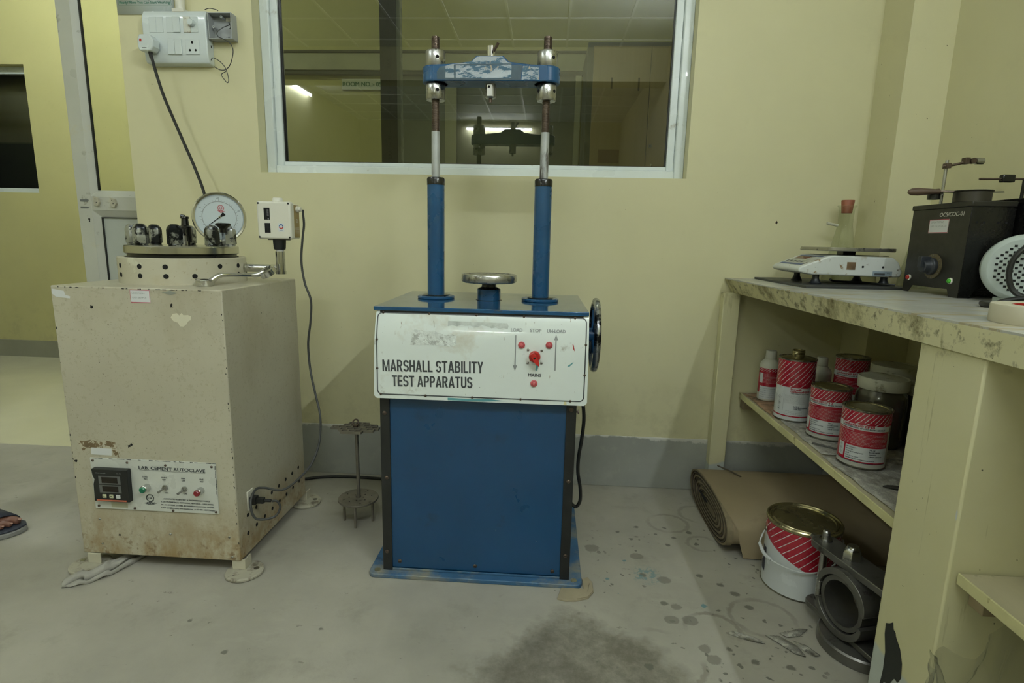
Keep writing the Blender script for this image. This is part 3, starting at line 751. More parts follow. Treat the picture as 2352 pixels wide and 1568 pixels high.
cab = b.build('cabinet', ac, bevel=.003)
cab['label'] = 'cream enamel cabinet with rust stains near its foot'
m_foot = mat('chipped dusty foot enamel', (.38, .36, .28), .6, 0, .15, 8, dirt=[((.16, .14, .10), 26, .52, .64), ((.05, .045, .04), 40, .66, .70)])
for cx, cy in ((-.87, -.735), (-1.345, -.745), (-.878, -.285), (-1.345, -.29)):
    b = MB(m_foot); b.lathe([(.050, 0), (.054, .003), (.054, .009), (.050, .0115)], (cx, cy, 0), 36)
    sx = -1 if cx < -1 else 1
    b.use(m_cream2)
    if sx > 0: b.prism([(cx-.036, cy-.002), (cx+.004, cy-.002), (cx+.004, cy+.034), (cx, cy+.034), (cx, cy+.002), (cx-.036, cy+.002)], .0118, AZ0+.002, 'xy')
    else: b.prism([(cx-.004, cy-.002), (cx+.036, cy-.002), (cx+.036, cy+.002), (cx, cy+.002), (cx, cy+.034), (cx-.004, cy+.034)], .0118, AZ0+.002, 'xy')
    b.use(m_steel); b.lathe([(.008, 0), (.008, .0012)], (cx+sx*.032, cy+.01, .0115), 12)
    b.build('foot', ac, bevel=.001)
# drum with vent holes
DC = V((-1.140, -.490, 0)); DR = .176
b = MB(m_cream2); b.lathe([(DR, AZ1-.001), (DR, .922), (DR-.002, .924), (DR-.02, .924), (DR-.02, .90)], DC, 72, cap1=False)
b.use(m_hole)
for k in range(15):
    a = R(-6.2+23.7*k)
    for zc in (.900, .873):
        if k == 2 and zc > .88: b.use(m_cream2)
        d = V((math.sin(a), -math.cos(a), 0)); p = DC+d*(DR-.0006)+V((0, 0, zc)); b.lathe([(.0072, 0), (.0072, .0012)], p, 18, d); b.use(m_hole)
b.build('drum', ac)
b = MB(m_oil); b.lathe([(.150, .905), (.150, .934)], DC, 48); b.build('drum_neck', ac)
b = MB(m_satin); b.lathe([(.153, .933), (.157, .936), (.157, .955), (.154, .958)], DC, 80); b.build('flange', ac)
def dome_nut(p, r, h, rot):
    b = MB(m_worn); n = 6; vs = []; fs = []
    lv = [(r*.93, 0, 1), (r*.93, h*.07, 1), (r, h*.10, 0), (r, h*.72, 0), (r*.93, h*.83, .3), (r*.74, h*.93, .8), (r*.45, h*.985, 1)]
    m = 36
    for rr, z, rd in lv:
        for k in range(m):
            a = 2*PI*k/m; q = (a % (PI/3))-PI/6
            hexr = rr*math.cos(PI/6)/math.cos(q); rad = hexr*(1-rd)+rr*.90*rd
            vs.append((p[0]+rad*math.cos(a+rot), p[1]+rad*math.sin(a+rot), p[2]+z))
    for j in range(len(lv)-1):
        for k in range(m): l = (k+1) % m; fs.append((j*m+k, j*m+l, (j+1)*m+l, (j+1)*m+k))
    fs.append(tuple(range((len(lv)-1)*m, len(lv)*m)))
    b.add(vs, fs); return b
for k in range(8):
    a = R(25+45*k); p = DC+V((math.sin(a)*.131, -math.cos(a)*.131, .958)); dome_nut(p, .0208, .064, a+k*.3).build('dome_nut', ac, angle=14)
# black cap on the right hand nut
a = R(92); p = DC+V((.131*math.sin(a), -.131*math.cos(a), 1.0))
b = MB(m_oil); b.lathe([(.011, 0), (.011, .012), (.016, .018), (.022, .022), (.023, .026), (.020, .029), (.010, .030)], p, 24); b.build('black_cap_bolt', ac)
b = MB(m_oil); b.lathe([(.018, 0), (.018, .05), (.012, .055), (.010, .075), (.013, .077), (.012, .083)], (-1.178, -.415, .966), 18); b.cyl((-1.178, -.415, .958), (-1.178, -.415, .97), .012); b.tube([(-1.178, -.415, 1.050), (-1.190, -.415, 1.052)], .004, 8, 1); b.build('safety_valve', ac)
b = MB(m_steel); b.lathe([(.012, 0), (.012, .012), (.009, .014), (.009, .03)], (-1.165, -.45, .958), 14); b.use(m_oil); b.lathe([(.008, .03), (.010, .034), (.008, .05)], (-1.165, -.45, .958), 12); b.build('bleed_valve', ac)
# pressure gauge
G = V((-1.052, -.430, 1.048))
gd = V((.80, -1, 0)).normalized()
b = MB(m_blk); b.lathe([(.080, -.045), (.086, -.04), (.086, 0)], G, 48, gd); b.cyl((G.x, G.y+.02, .9445), (G.x, G.y+.02, .975), .011, n=12); gc = b.build('gauge_case', ac)
b = MB(m_chrome); b.lathe([(.0865, -.012), (.0905, -.008), (.0915, .006), (.088, .011), (.082, .010), (.079, .003)], G, 64, gd, cap0=False, cap1=False); b.build('gauge_bezel', gc)
m_dial = mat('pale dial', (.52, .59, .61), .35, 0, .02, 3, coat=.5)
GX = frame_to(G, gd)
ax_r = V((1, 0, 0))-gd*gd.x; ax_r.normalize()
def fg(e): return lambda u, v: G+ax_r*u+V((0, 0, v))+gd*e
b = MB(m_dial); b.lathe([(.080, .0), (.080, .003)], G, 56, gd)
b.use(m_txtl)
arc = [(.057*math.cos(R(a_)), .057*math.sin(R(a_))) for a_ in range(-40, 221, 4)]; b.stroke(fg(.0034), arc, .0022)
b.use(m_txt)
for i in range(0, 31):
    a_ = R(225-i*9); r0, r1 = .0595, (.066 if i % 5 == 0 else .063); b.stroke(fg(.0036), [(r0*math.cos(a_), r0*math.sin(a_)), (r1*math.cos(a_), r1*math.sin(a_))], .0007)
for s_, a_ in (('0', 222), ('10', 153), ('20', 92), ('30', 22)): b.text(s_, fg(.0036), .0705*math.cos(R(a_)), .0705*math.sin(R(a_))-.003, .006, align='c')
b.text('kgf  cm\u00b2', fg(.0036), 0, -.020, .0028, align='c')
b.use(mat('dusty red emblem', (.45, .12, .14), .5))
gear = []
for i in range(40): rr = .0105 if i % 2 else .0088; a_ = 2*PI*i/40; gear.append((.006+rr*math.cos(a_), .034+rr*math.sin(a_)))
b.stroke(fg(.0036), gear, .0028, True); b.stroke(fg(.0037), [(.006+.0045*math.cos(2*PI*i/16), .034+.0045*math.sin(2*PI*i/16)) for i in range(16)], .0022, True)
b.poly(fg(.0036), [(-.008, .026), (.004, .024), (.006, .018), (.009, .024), (.020, .023), (.012, .020), (.006, .015), (0, .020)])
b.use(m_hole); b.poly(fg(.0045), [(-.0012, .0012), (.0012, -.0012), (-.0410, -.0335), (-.0425, -.0322)]); b.poly(fg(.0045), [(0, .003), (.003, 0), (.021, .009), (.012, .020)])
b.use(m_chrome); b.lathe([(.0042, .003), (.0042, .006)], G, 20, gd); b.use(m_hole); b.lathe([(.0022, .006), (.0022, .0064)], G, 16, gd); b.build('gauge_dial', gc)
GL = root_matrix(ac).inverted() @ G
gc.scale = (.865, .865, .865); gc.location = GL*(1-.865)
# pressure switch on its pipe
PXc, PY = -.848, -.450
b = MB(m_chrome); b.cyl((-.966, PY, .891), (PXc-.008, PY, .891), .0125, n=24); b.lathe([(.015, 0), (.015, .012)], (-.972, PY, .891), 6, (1, 0, 0))
b.cyl((PXc, PY, .876), (PXc, PY, .946), .0145, n=28); b.lathe([(.0165, .0), (.0165, .01)], (PXc, PY, .874), 28)
pipe = b.build('pipe', ac)
b = MB(mat('white thread tape', (.6, .6, .58), .6)); b.lathe([(.012, .944), (.0125, .953)], (PXc, PY, 0), 20); b.build('thread_seal', pipe)
m_ivory = mat('ivory plastic', (.66, .65, .56), .35, 0, .03, 4, dirt=[((.3, .28, .2), 18, .7, .76)])
m_olive = mat('brown gold sticker', (.28, .20, .07), .35)
b = MB(m_blk); b.lathe([(.016, .951), (.018, .956), (.0195, .975), (.0195, .982)], (PXc, PY, 0), 24); b.box(-.877, -.820, PY-.018, PY+.018, .981, .986); b.build('pressure_switch_base', ac)
b = MB(m_ivory); b.box(-.903, -.795, -.478, -.452, .984, 1.099); sw = b.build('pressure_switch_cover', ac, bevel=.006, seg=3)
b = MB(m_ivory); b.box(-.899, -.797, -.452, -.412, .987, 1.093); b.build('switch_housing', sw, bevel=.003)
b = MB(m_olive); b.box(-.797, -.7962, -.450, -.414, .990, 1.090)
b.use(m_tag); fs_ = lambda u, v: (-.7958, u, v)
b.stroke(fs_, [(-.432+.004*math.cos(2*PI*i/12), 1.042+.005*math.sin(2*PI*i/12)) for i in range(12)], .0016, True)
for i in range(6): b.stroke(fs_, [(-.447, 1.004+i*.0035), (-.418, 1.004+i*.0035)], .0007)
b.build('side_sticker', sw)
b = MB(m_ivory); b.lathe([(.0165, 1.093), (.0165, 1.107), (.013, 1.112)], (-.852, -.44, 0), 20); b.build('top_plug', sw)
fw_ = lambda e: (lambda u, v: (u, -.478-e, v))
b = MB(m_hole); b.box(-.880, -.861, -.4786, -.4775, 1.043, 1.079); b.box(-.879, -.861, -.4786, -.4775, 1.003, 1.033)
b.use(m_tag)
for i in range(8): b.stroke(fw_(.0009), [(-.870, 1.056+i*.0025), (-.864, 1.056+i*.0025)], .0004)
b.stroke(fw_(.0009), [(-.866+.0018*math.cos(2*PI*i/10), 1.046+.0018*math.sin(2*PI*i/10)) for i in range(10)], .0005, True)
b.build('scale_window', sw)
b = MB(m_tag); b.poly(fw_(.0006), [(-.836, 1.007), (-.817, 1.007), (-.817, 1.033), (-.836, 1.033)])
b.use(mat('blue logo', (.02, .12, .35), .4)); b.stroke(fw_(.001), [(-.8265+.0055*math.cos(R(q)), 1.023+.0055*math.sin(R(q))) for q in range(0, 181, 15)], .003); b.text('indfos', fw_(.001), -.8265, .0+1.0095, .0032, align='c')
b.use(m_red); b.stroke(fw_(.001), [(-.8265+.0055*math.cos(R(q)), 1.022+.0055*math.sin(R(q))) for q in range(180, 361, 15)], .003); b.build('logo_sticker', sw)
for x in (-.897, -.801):
    for z in (.990, 1.093): screw((x, -.478, z), r=.003, m=m_blk).build('cover_screw', sw)
b = MB(m_ivory); b.lathe([(.010, 0), (.010, .006), (.007, .008), (.007, .014)], (-.796, -.430, 1.078), 16, (1, 0, 0)); b.build('cable_gland', sw)

# control plate
AY = AY0
fa = lambda e: (lambda u, v: (u, AY-e, v))
m_plate = mat('white printed plate', (.56, .58, .53), .3, 0, .03, 4, dirt=[((.28, .26, .18), 20, .68, .74)], coat=.2)
b = MB(m_plate); b.box(-1.306, -.929, AY-.004, AY, .191, .349); cp = b.build('control_plate', ac, bevel=.001)
b = MB(m_blk)
random.seed(3)
for i in range(26): u = -1.304+.375*random.random(); b.stroke(fa(.0042), [(u, .3485), (u+.004+.012*random.random(), .3478)], .0016*random.random()+.0005)
for i in range(14): v = .345-.09*random.random(); b.stroke(fa(.0042), [(-.9295, v), (-.9305, v-.012)], .0018*random.random()+.0004)
o = b.build('chipped_edge', cp); o['kind'] = 'stuff'
b = MB(m_txt); b.text('LAB. CEMENT AUTOCLAVE', fa(.0046), -1.159, .321, .0095, .199, rot=-.008, fat=.06); b.stroke(fa(.0046), [(-1.159, .3185), (-.960, .3165)], .0008)
for u, l1, l2 in ((-1.142, 'LOAD', 'IND'), (-1.086, 'MAINS', 'OFF'), (-1.028, 'FAN', 'OFF'), (-.973, 'LINE', 'IND')):
    b.text(l1, fa(.0046), u, .296, .0042, align='c', fat=.05); b.text(l2, fa(.0046), u, .289, .0042, align='c', fat=.05)
for u in (-1.082, -1.026): b.text('ON', fa(.0046), u, .249, .0042, align='c', fat=.05)
for i, l in enumerate(('ASSOCIATED SCIENTIFIC & ENGINEERING WORKS', '4, EAST PUNJABI BAGH, MOTI NAGAR, NEW DELHI - 110015 (INDIA)', 'PH : 011-25155260, 25154482, 9811560058/9810560059 FAX : 25155482', 'E-mail : aimil@del.vsnl.in, www.aimpaltd.com   an ISO 9001 : 2000 Company')):
    b.text(l, fa(.0046), (-1.094, -1.102, -1.102, -1.102)[i], .2300-i*.0093, .0041, (.140, .158, .160, .162)[i], shear=.2, fat=.03, rot=-.01)
gear = []
for i in range(60):
    rr = (.0095, .0095, .0118, .0118)[i % 4]; a_ = 2*PI*i/60; gear.append((-1.134+rr*math.cos(a_), .232+rr*math.sin(a_)))
b.stroke(fa(.0046), gear, .0022, True); b.text('UA', fa(.0046), -1.134, .2285, .006, align='c', fat=.04)
b.text('ASEW', fa(.0046), -1.134, .2125, .0065, .024, align='l') if False else b.text('ASEW', fa(.0046), -1.134, .2125, .0065, align='c', fat=.08)
b.stroke(fa(.0046), [(-1.152, .216), (-1.134, .2205), (-1.116, .216)], .0006); b.stroke(fa(.0046), [(-1.152, .2155), (-1.134, .210), (-1.116, .2155)], .0006)
b.build('plate_lettering', cp)
for x, z in ((-1.297, .341), (-1.193, .339), (-1.078, .336), (-.940, .338), (-1.294, .200), (-1.184, .197), (-1.067, .196), (-.937, .198)): screw((x, AY-.004, z), r=.0036).build('plate_screw', cp)
for x, z in ((-1.300, .155), (-1.30, .075), (-1.085, .118), (-.905, .118), (-.900, .055)): screw((x, AY, z), r=.0035, m=m_steel).build('cabinet_screw', cab)
# temperature controller
b = MB(m_blk); b.prism([(-1.292, .222), (-1.186, .222), (-1.184, .322), (-1.292, .322), (-1.290, .300), (-1.285, .290), (-1.290, .275)], AY-.020, AY-.004, 'xz'); tc = b.build('temperature_controller', cp, bevel=.0015)
ft = lambda e: (lambda u, v: (u, AY-.020-e, v))
b = MB(mat('grey display frame', (.12, .125, .12), .35)); b.quad(ft(.0004), -1.272, -1.206, .277, .302); b.quad(ft(.0004), -1.272, -1.206, .250, .274)
b.use(mat('unlit brown display', (.012, .007, .005), .12)); b.quad(ft(.0007), -1.263, -1.215, .2805, .2985); b.quad(ft(.0007), -1.263, -1.215, .2530, .2705)
b.use(m_txtl); b.text('theermotech', ft(.0006), -1.279, .309, .0035, .03); b.text('TIC-401', ft(.0006), -1.217, .3095, .0028, .015)
b.build('display', tc)
b = MB(mat('orange stripe', (.50, .14, .08), .4)); b.box(-1.284, -1.194, AY-.0212, AY-.0195, .2245, .2285); b.build('orange_stripe', tc)
m_key = mat('pale yellow key', (.55, .56, .36), .4)
for i, x in enumerate((-1.259, -1.238, -1.217)):
    b = MB(m_key if i < 2 else m_tag); b.box(x-.0055, x+.0055, AY-.0222, AY-.0195, .2345, .2450)
    b.use(m_hole)
    if i == 0: b.poly(ft(.0026), [(x-.0025, .2382), (x+.0025, .2382), (x, .2418)])
    elif i == 1: b.poly(ft(.0026), [(x-.0025, .2418), (x+.0025, .2418), (x, .2382)])
    else: b.text('SET', ft(.0026), x, .2385, .0025, align='c')
    b.build('key', tc, bevel=.0006)
b = MB(mat('yellowed paper patch', (.42, .42, .30), .6)); b.quad(fa(.0045), -1.255, -1.205, .1965, .2130); b.build('paper_patch', cp)
for x, z, mc, nm in ((-1.139, .266, mat('green lens', (.01, .16, .08), .25), 'green_indicator'), (-.977, .264, mat('dark red lens', (.20, .015, .02), .25), 'red_indicator')):
    b = MB(m_chrome); b.lathe([(.0105, 0), (.0105, .017), (.009, .019)], (x, AY-.004, z), 28, (0, -1, 0)); b.use(mc); b.lathe([(.0088, .019), (.0088, .023), (.007, .025)], (x, AY-.004, z), 28, (0, -1, 0)); b.build(nm, cp)
for x, z in ((-1.084, .268), (-1.026, .266)):
    b = MB(m_steel); b.lathe([(.0085, 0), (.0085, .005), (.0055, .0055), (.0055, .010)], (x, AY-.004, z), 6, (0, -1, 0)); b.tube([(x, AY-.012, z), (x-.003, AY-.021, z-.003), (x-.006, AY-.029, z-.005)], lambda k: .0022+.0014*k, 10, 3); b.build('toggle_switch', cp)
# stickers and scars
b = MB(m_tag); b.box(-1.135, -1.078, AY-.0008, AY, .806, .842)
b.use(m_tagr); b.stroke(fa(.0011), [(-1.134, .807), (-1.079, .807), (-1.079, .841), (-1.134, .841)], .0022, True)
b.use(m_txtl); b.text('LOCATION-1', fa(.0012), -1.129, .830, .0042, .036); b.text('CFO  007/PCE', fa(.0012), -1.129, .818, .0042, .040); b.build('location_label', cab)
m_brown = mat('exposed brown primer', (.17, .12, .06), .7, 0, .2, 30, dirt=[((.48, .45, .34), 55, .53, .56)])
random.seed(11)
def ragged(cx, cz, rx, rz, n=26, j=.25, fn_=None):
    return [(cx+rx*math.cos(2*PI*i/n)*(1+j*(random.random()-.5)*2), cz+rz*math.sin(2*PI*i/n)*(1+j*(random.random()-.5)*2)) for i in range(n)]
b = MB(m_brown); b.poly(fa(.0006), [(-1.343, .4005), (-1.32, .397), (-1.30, .4025), (-1.27, .398), (-1.25, .402), (-1.225, .397), (-1.222, .380), (-1.218, .352), (-1.232, .356), (-1.236, .372), (-1.262, .378), (-1.29, .376), (-1.315, .378), (-1.326, .365), (-1.336, .385)]); b.build('bare_patch', cab)
b = MB(m_tag); b.poly(fa(.0009), [(-1.302, .358), (-1.240, .357), (-1.238, .378), (-1.300, .379)]); b.build('old_label', cab)
b = MB(m_tag); b.poly(fa(.0006), [(-1.358, .838), (-1.325, .833), (-1.322, .822), (-1.308, .818), (-1.310, .812), (-1.350, .816), (-1.360, .824)]); b.build('tape_scrap', cab)
b = MB(mat('pale scraped enamel', (.62, .60, .46), .4)); b.poly(fa(.0004), [(-1.025, .768), (-1.018, .778), (-1.006, .780), (-1.0, .774), (-.993, .781), (-.988, .775), (-.975, .776), (-.966, .772), (-.968, .762), (-.976, .758), (-.981, .750), (-.990, .743), (-1.0, .744), (-1.006, .754), (-1.018, .758)]); b.build('scraped_patch', cab)
b = MB(mat('bare metal emblem', (.35, .38, .36), .3, .6)); b.poly(fa(.0006), [(-1.045, .836), (-1.02, .842), (-1.0, .835), (-1.02, .830)]); b.build('emblem', cab)
m_chip = m_hole
random.seed(5)
b = MB(m_chip)
for i in range(30):
    z_ = .06+.75*random.random(); b.poly(fa(.0005), ragged(AX1-.002-.003*random.random(), z_, .0012, .0035*random.random()+.001, 7))
for i in range(24):
    x_ = AX0+.01+.46*random.random(); b.poly(fa(.0005), ragged(x_, AZ1-.0035, .006*random.random()+.001, .0012, 7))
for i in range(10):
    z_ = .1+.7*random.random(); b.poly(fa(.0005), ragged(AX0+.004, z_, .0015, .004*random.random()+.001, 7))
for x_, z_ in ((-1.352, .335), (-1.178, .392), (-1.185, .388), (-1.25, .79), (-1.02, .80)): b.poly(fa(.0005), ragged(x_, z_, .004, .005, 9, .5))
o = b.build('paint_chips', cab); o['kind'] = 'stuff'
# vent holes of the side, socket
for x_, pts in ((AX1, [(-.342+.0496*-k, .167-.0006*k) for k in range(8) if k != 0 or True]), (AX1, [(-.340-.0505*k, .114-.0012*k) for k in range(8)])):
    for y_, z_ in pts:
        if -.70 < y_ < -.645 and .15 < z_ < .18 and False: continue
        b = MB(m_hole); b.lathe([(.0062, -.0003), (.0062, .0006)], (x_, y_, z_), 16, (1, 0, 0)); b.build('vent_hole', cab)
b = MB(m_ivory); b.box(AX1, AX1+.004, -.690, -.655, .176, .236)
b.use(m_blk); b.box(AX1+.004, AX1+.022, -.684, -.661, .192, .216); b.box(AX1+.022, AX1+.045, -.680, -.665, .196, .212); b.cyl((AX1+.045, -.672, .204), (AX1+.065, -.670, .203), .0045)
b.build('power_inlet', ac, bevel=.001)

# ring spanner lying on top of the cabinet and its pipe
b = MB(m_chrome)
def ringend(b, c, n_, r0, r1, h):
    X = frame_to(c, n_)
    b.lathe([(r0, 0), (r0, h), ((r0+r1)/2, h*1.12), (r1, h), (r1, 0), (r0, 0)], c, 32, n_, cap0=False, cap1=False)
c0 = V((-.985, -.640, .8495)); c1 = V((-.864, -.497, .876))
ringend(b, c0, (0.05, -.05, 1), .013, .0245, .016); ringend(b, c1, (-.35, -.5, .9), .0135, .026, .017)
b.tube([c0+V((.012, .010, .010)), c0+V((.028, .025, .026)), c0+V((.045, .043, .028)), c1+V((-.045, -.040, -.002)), c1+V((-.028, -.024, -.002)), c1+V((-.012, -.010, .006))], lambda k: .0105-.0045*math.sin(PI*k), 12, 6)
tag(b.build('ring_spanner'), 'chrome offset ring spanner lying on top of the cream cabinet', 'spanner')

# cables
m_cable = mat('black cable', (.012, .013, .012), .4)
m_gcable = mat('dark grey cable', (.045, .047, .045), .45)
b = MB(m_gcable)
pp = [(-.7745, -.432, 1.076), (-.777, -.428, 1.065), (-.779, -.42, 1.03), (-.786, -.42, .985), (-.793, -.42, .914), (-.785, -.42, .844), (-.767, -.42, .787), (-.772, -.42, .715), (-.783, -.42, .641), (-.775, -.43, .555), (-.745, -.47, .49), (-.719, -.50, .427), (-.716, -.51, .368), (-.720, -.53, .315), (-.737, -.57, .265), (-.790, -.62, .218), (-.845, -.642, .230), (-.860, -.664, .233), (-.858, -.700, .207), (-.84, -.708, .163), (-.80, -.68, .155), (-.784, -.668, .180), (-.790, -.672, .203), (-.8045, -.672, .203)]
b.tube(pp, .0036, 10, 8)
tag(b.build('mains_cable'), 'grey cord hanging from the pressure switch to the socket of the cream cabinet', 'cable')

# ================================================================== masonry bench
t = NT('yellow bench edge with dark smears')
c = t.mix(t.ramp(t.noise(2.5, 5), .3, .7), (.60, .57, .33), (.68, .65, .42))
f = t.ramp(t.noise(7, 8, .74, t.mapping((1, 1.0, .8))), .50, .66)
x_, y_, z_ = t.xyz()
hi = t.ramp(z_, .79, .83)
c = t.mix(t.math('MULTIPLY', t.math('MULTIPLY', f, hi), .95), c, (.13, .10, .035))
f2 = t.math('MULTIPLY', t.ramp(t.noise(34, 6, .7), .52, .64), hi); c = t.mix(t.math('MULTIPLY', f2, .8), c, (.09, .07, .03))
c = t.mix(t.ramp(t.math('ABSOLUTE', t.math('SUBTRACT', z_, t.ramp(t.noise(20, 4), 0, 1, .868, .876))), .004, .001, 0, .7), c, (.09, .07, .04))
c = t.mix(t.math('MULTIPLY', t.ramp(t.noise(14, 5, .7, t.mapping((1, 2.5, .10))), .64, .70, 0, .75), t.ramp(z_, .10, .35)), c, (.30, .27, .12))
c = t.mix(t.ramp(t.noise(70, 3, .6), .73, .75), c, (.09, .08, .05))
lowm = t.ramp(t.math('ADD', z_, t.ramp(t.noise(5, 3), 0, 1, -.05, .05)), .145, .135)
c = t.mix(lowm, c, (.50, .54, .50))
m_bench = t.fin(c, .5, 0, .35)
t = NT('worn grey marble bench top')
c = t.mix(t.ramp(t.noise(4, 6, .6, t.mapping((1, .5, 1))), .35, .65), (.38, .38, .35), (.52, .52, .48))
c = t.mix(t.ramp(t.noise(11, 6, .7, t.mapping((.4, 2.6, 1))), .52, .60, 0, .8), c, (.42, .35, .20))
c = t.mix(t.ramp(t.noise(9, 5, .7, t.mapping((.6, 2, 1), (4, 4, 0))), .62, .68, 0, .6), c, (.66, .64, .56))
m_btop = t.fin(c, .25, 0, .5)
BT = .872
bench = thing('masonry_bench', 'yellow masonry work bench with stained edge running along the right wall', 'bench', (1.0, -1.0, 0))
b = MB(m_bench)
b.prism([(.722, -.004), (.728, -.3), (.742, -.9), (.748, -1.3), (.75, -3.1), (1.294, -3.1), (1.294, -.182), (1.141, -.182), (1.141, -.004)][::-1], .818, BT-.004, 'xy')
b.use(m_btop)
b.prism([(.688, -.004), (.703, -.3), (.722, -.7), (.738, -1.05), (.747, -1.3), (.75, -3.1), (1.294, -3.1), (1.294, -.182), (1.141, -.182), (1.141, -.004)][::-1], BT-.004, BT, 'xy')
b.use(m_bench)
b.add([(.688, -.004, BT-.004), (.703, -.3, BT-.004), (.722, -.7, BT-.004), (.738, -1.05, BT-.004), (.747, -1.3, BT-.004), (.75, -3.1, BT-.004),
       (.720, -.004, .818), (.728, -.3, .818), (.735, -.7, .818), (.742, -1.05, .818), (.748, -1.3, .818), (.75, -3.1, .818)], [(i, i+1, i+7, i+6) for i in range(5)])
b.build('worktop', bench)
for nm, ya, yb, x0 in (('partition', -1.226, -1.056, .752), ('partition', -2.4, -2.23, .752)):
    b = MB(m_bench); b.box(x0, 1.294, ya, yb, 0, .818); b.build(nm, bench, bevel=.004)
b = MB(m_bench); b.box(.676, .738, -.050, -.0075, 0, .818); b.build('wall_pier', bench, bevel=.003)
# peeling black blotch on the near support
t = NT('peeled black paint'); nz = t.noise(40, 5, .7)
m_blotch = t.fin(t.mix(t.ramp(nz, .62, .66), (.008, .010, .010), (.16, .19, .18)), .3)
fb = lambda u, v: (.7514, -u, v)
b = MB(m_blotch)
b.poly(fb, [(1.098, .218), (1.108, .228), (1.112, .214), (1.120, .212), (1.122, .205), (1.140, .19), (1.152, .165), (1.156, .135), (1.148, .118), (1.137, .118), (1.128, .10), (1.124, .05), (1.118, .0), (1.112, .0), (1.116, .06), (1.118, .09), (1.108, .085), (1.103, .04), (1.100, 0), (1.094, 0), (1.096, .06), (1.100, .11), (1.098, .15), (1.088, .185), (1.086, .21)])
b.build('peeled_paint', bench)
b = MB(mat('bare white plaster chip', (.6, .62, .58), .8))
b.poly(lambda u, v: (.7512, -u, v), ragged(1.222, .53, .003, .010, 9)); b.build('plaster_chip', bench)

# plywood shelves
t = NT('raw plywood shelf with ink stains')
c = t.mix(t.ramp(t.noise(5, 5, .6, t.mapping((1, .2, 6))), .35, .65), (.42, .38, .24), (.55, .50, .33))
c = t.mix(t.ramp(t.noise(12, 6, .75), .60, .70, 0, .8), c, (.10, .09, .06)); m_ply = t.fin(c, .6)
m_plyy = mat('yellow painted board edge', (.60, .57, .30), .5, 0, .15, 12, dirt=[((.22, .17, .06), 22, .60, .68)])
m_wood = mat('raw timber batten', (.30, .24, .14), .7, 0, .2, 12)
for y0_, y1_, lab in ((-1.052, -.0085, 'yellow edged plywood shelf holding the red and white cans under the bench'), (-2.225, -1.232, 'yellow edged bare plywood shelf in the bench bay nearest the camera')):
    sh = thing('shelf_board', lab, 'shelf', (1.0, (y0_+y1_)/2, .402))
    b = MB(m_ply); b.prism([(.772, y0_), (1.14, y0_), (1.14, y1_), (.786, y1_)] if y1_ > -.1 else [(.764, y0_), (1.285, y0_), (1.285, y1_), (.768, y1_)], .402, .4215, 'xy'); b.build('board', sh)
    b = MB(m_plyy)
    xa, xb = (.772, .786) if y1_ > -.1 else (.764, .768)
    b.prism([(xa-.004, y0_), (xa, y0_), (xb, y1_), (xb-.004, y1_)], .4015, .423, 'xy'); b.build('edge_strip', sh, bevel=.001)
    b = MB(m_wood); b.box(.79, 1.13, y1_-.035, y1_, .362, .402); b.build('batten', sh, bevel=.001)
    b = MB(m_wood); b.box(.79, 1.13, y0_, y0_+.03, .362, .402); b.build('batten', sh, bevel=.001)
SZ = .4232
# newspaper on the shelf
def paper_mat(name, basec, inkc, sc=1.):
    t = NT(name)
    w = t.n.new('ShaderNodeTexWave'); w.inputs['Scale'].default_value = 70*sc; w.inputs['Distortion'].default_value = .6; w.bands_direction = 'Y'; t.lk(t.mapping((1, 1, 1), (0, 0, 0), (0, 0, .5)), w.inputs[0])
    f = t.math('MULTIPLY', t.ramp(w.outputs[1], .5, .62), t.ramp(t.noise(60*sc, 3), .42, .5))
    c = t.mix(t.math('MULTIPLY', f, .75), basec, inkc)
    c = t.mix(t.ramp(t.noise(10, 6, .7), .50, .66, 0, .85), c, (.07, .06, .045))
    return t.fin(c, .75)
m_news = paper_mat('newsprint', (.42, .41, .36), (.08, .08, .08))
m_newsr = mat('reddish magazine page', (.36, .22, .13), .6, 0, .3, 20, dirt=[((.10, .07, .04), 16, .5, .62), ((.5, .45, .35), 10, .6, .66)])
def sheet(m, pts, z, lab, wob=.0015, name='newspaper_sheet', cat='paper'):
    b = MB(m); n = 14
    p00, p10, p11, p01 = [V(p) for p in pts]
    vs = []; random.seed(len(lab))
    for j in range(n+1):
        for i in range(n+1):
            u, v = i/n, j/n; p = p00.lerp(p10, u).lerp(p01.lerp(p11, u), v)
            e = .006*(random.random()-.5) if i in (0, n) or j in (0, n) else 0
            vs.append((p.x+e, p.y+e, z+wob*(1+math.sin(u*11+v*5)*.5+math.sin(v*13)*.5)*.6))
    b.add(vs, [(j*(n+1)+i, j*(n+1)+i+1, (j+1)*(n+1)+i+1, (j+1)*(n+1)+i) for j in range(n) for i in range(n)])
    o = b.build(name); sd = o.modifiers.new('thick', 'SOLIDIFY'); sd.thickness = .0004; return tag(o, lab, cat)
sheet(m_newsr, [(.79, -.33), (1.05, -.35), (1.06, -.03), (.792, -.02)], SZ+.0002, 'reddish magazine page under the small bottle at the far end of the shelf')
sheet(m_news, [(.792, -.66), (1.10, -.70), (1.11, -.36), (.80, -.34)], SZ+.0004, 'stained newspaper sheet under the middle cans on the shelf', .001)
sheet(m_news, [(.790, -1.02), (1.12, -1.04), (1.10, -.69), (.785, -.67)], SZ+.0004, 'printed newspaper sheet under the nearest can on the shelf', .002)

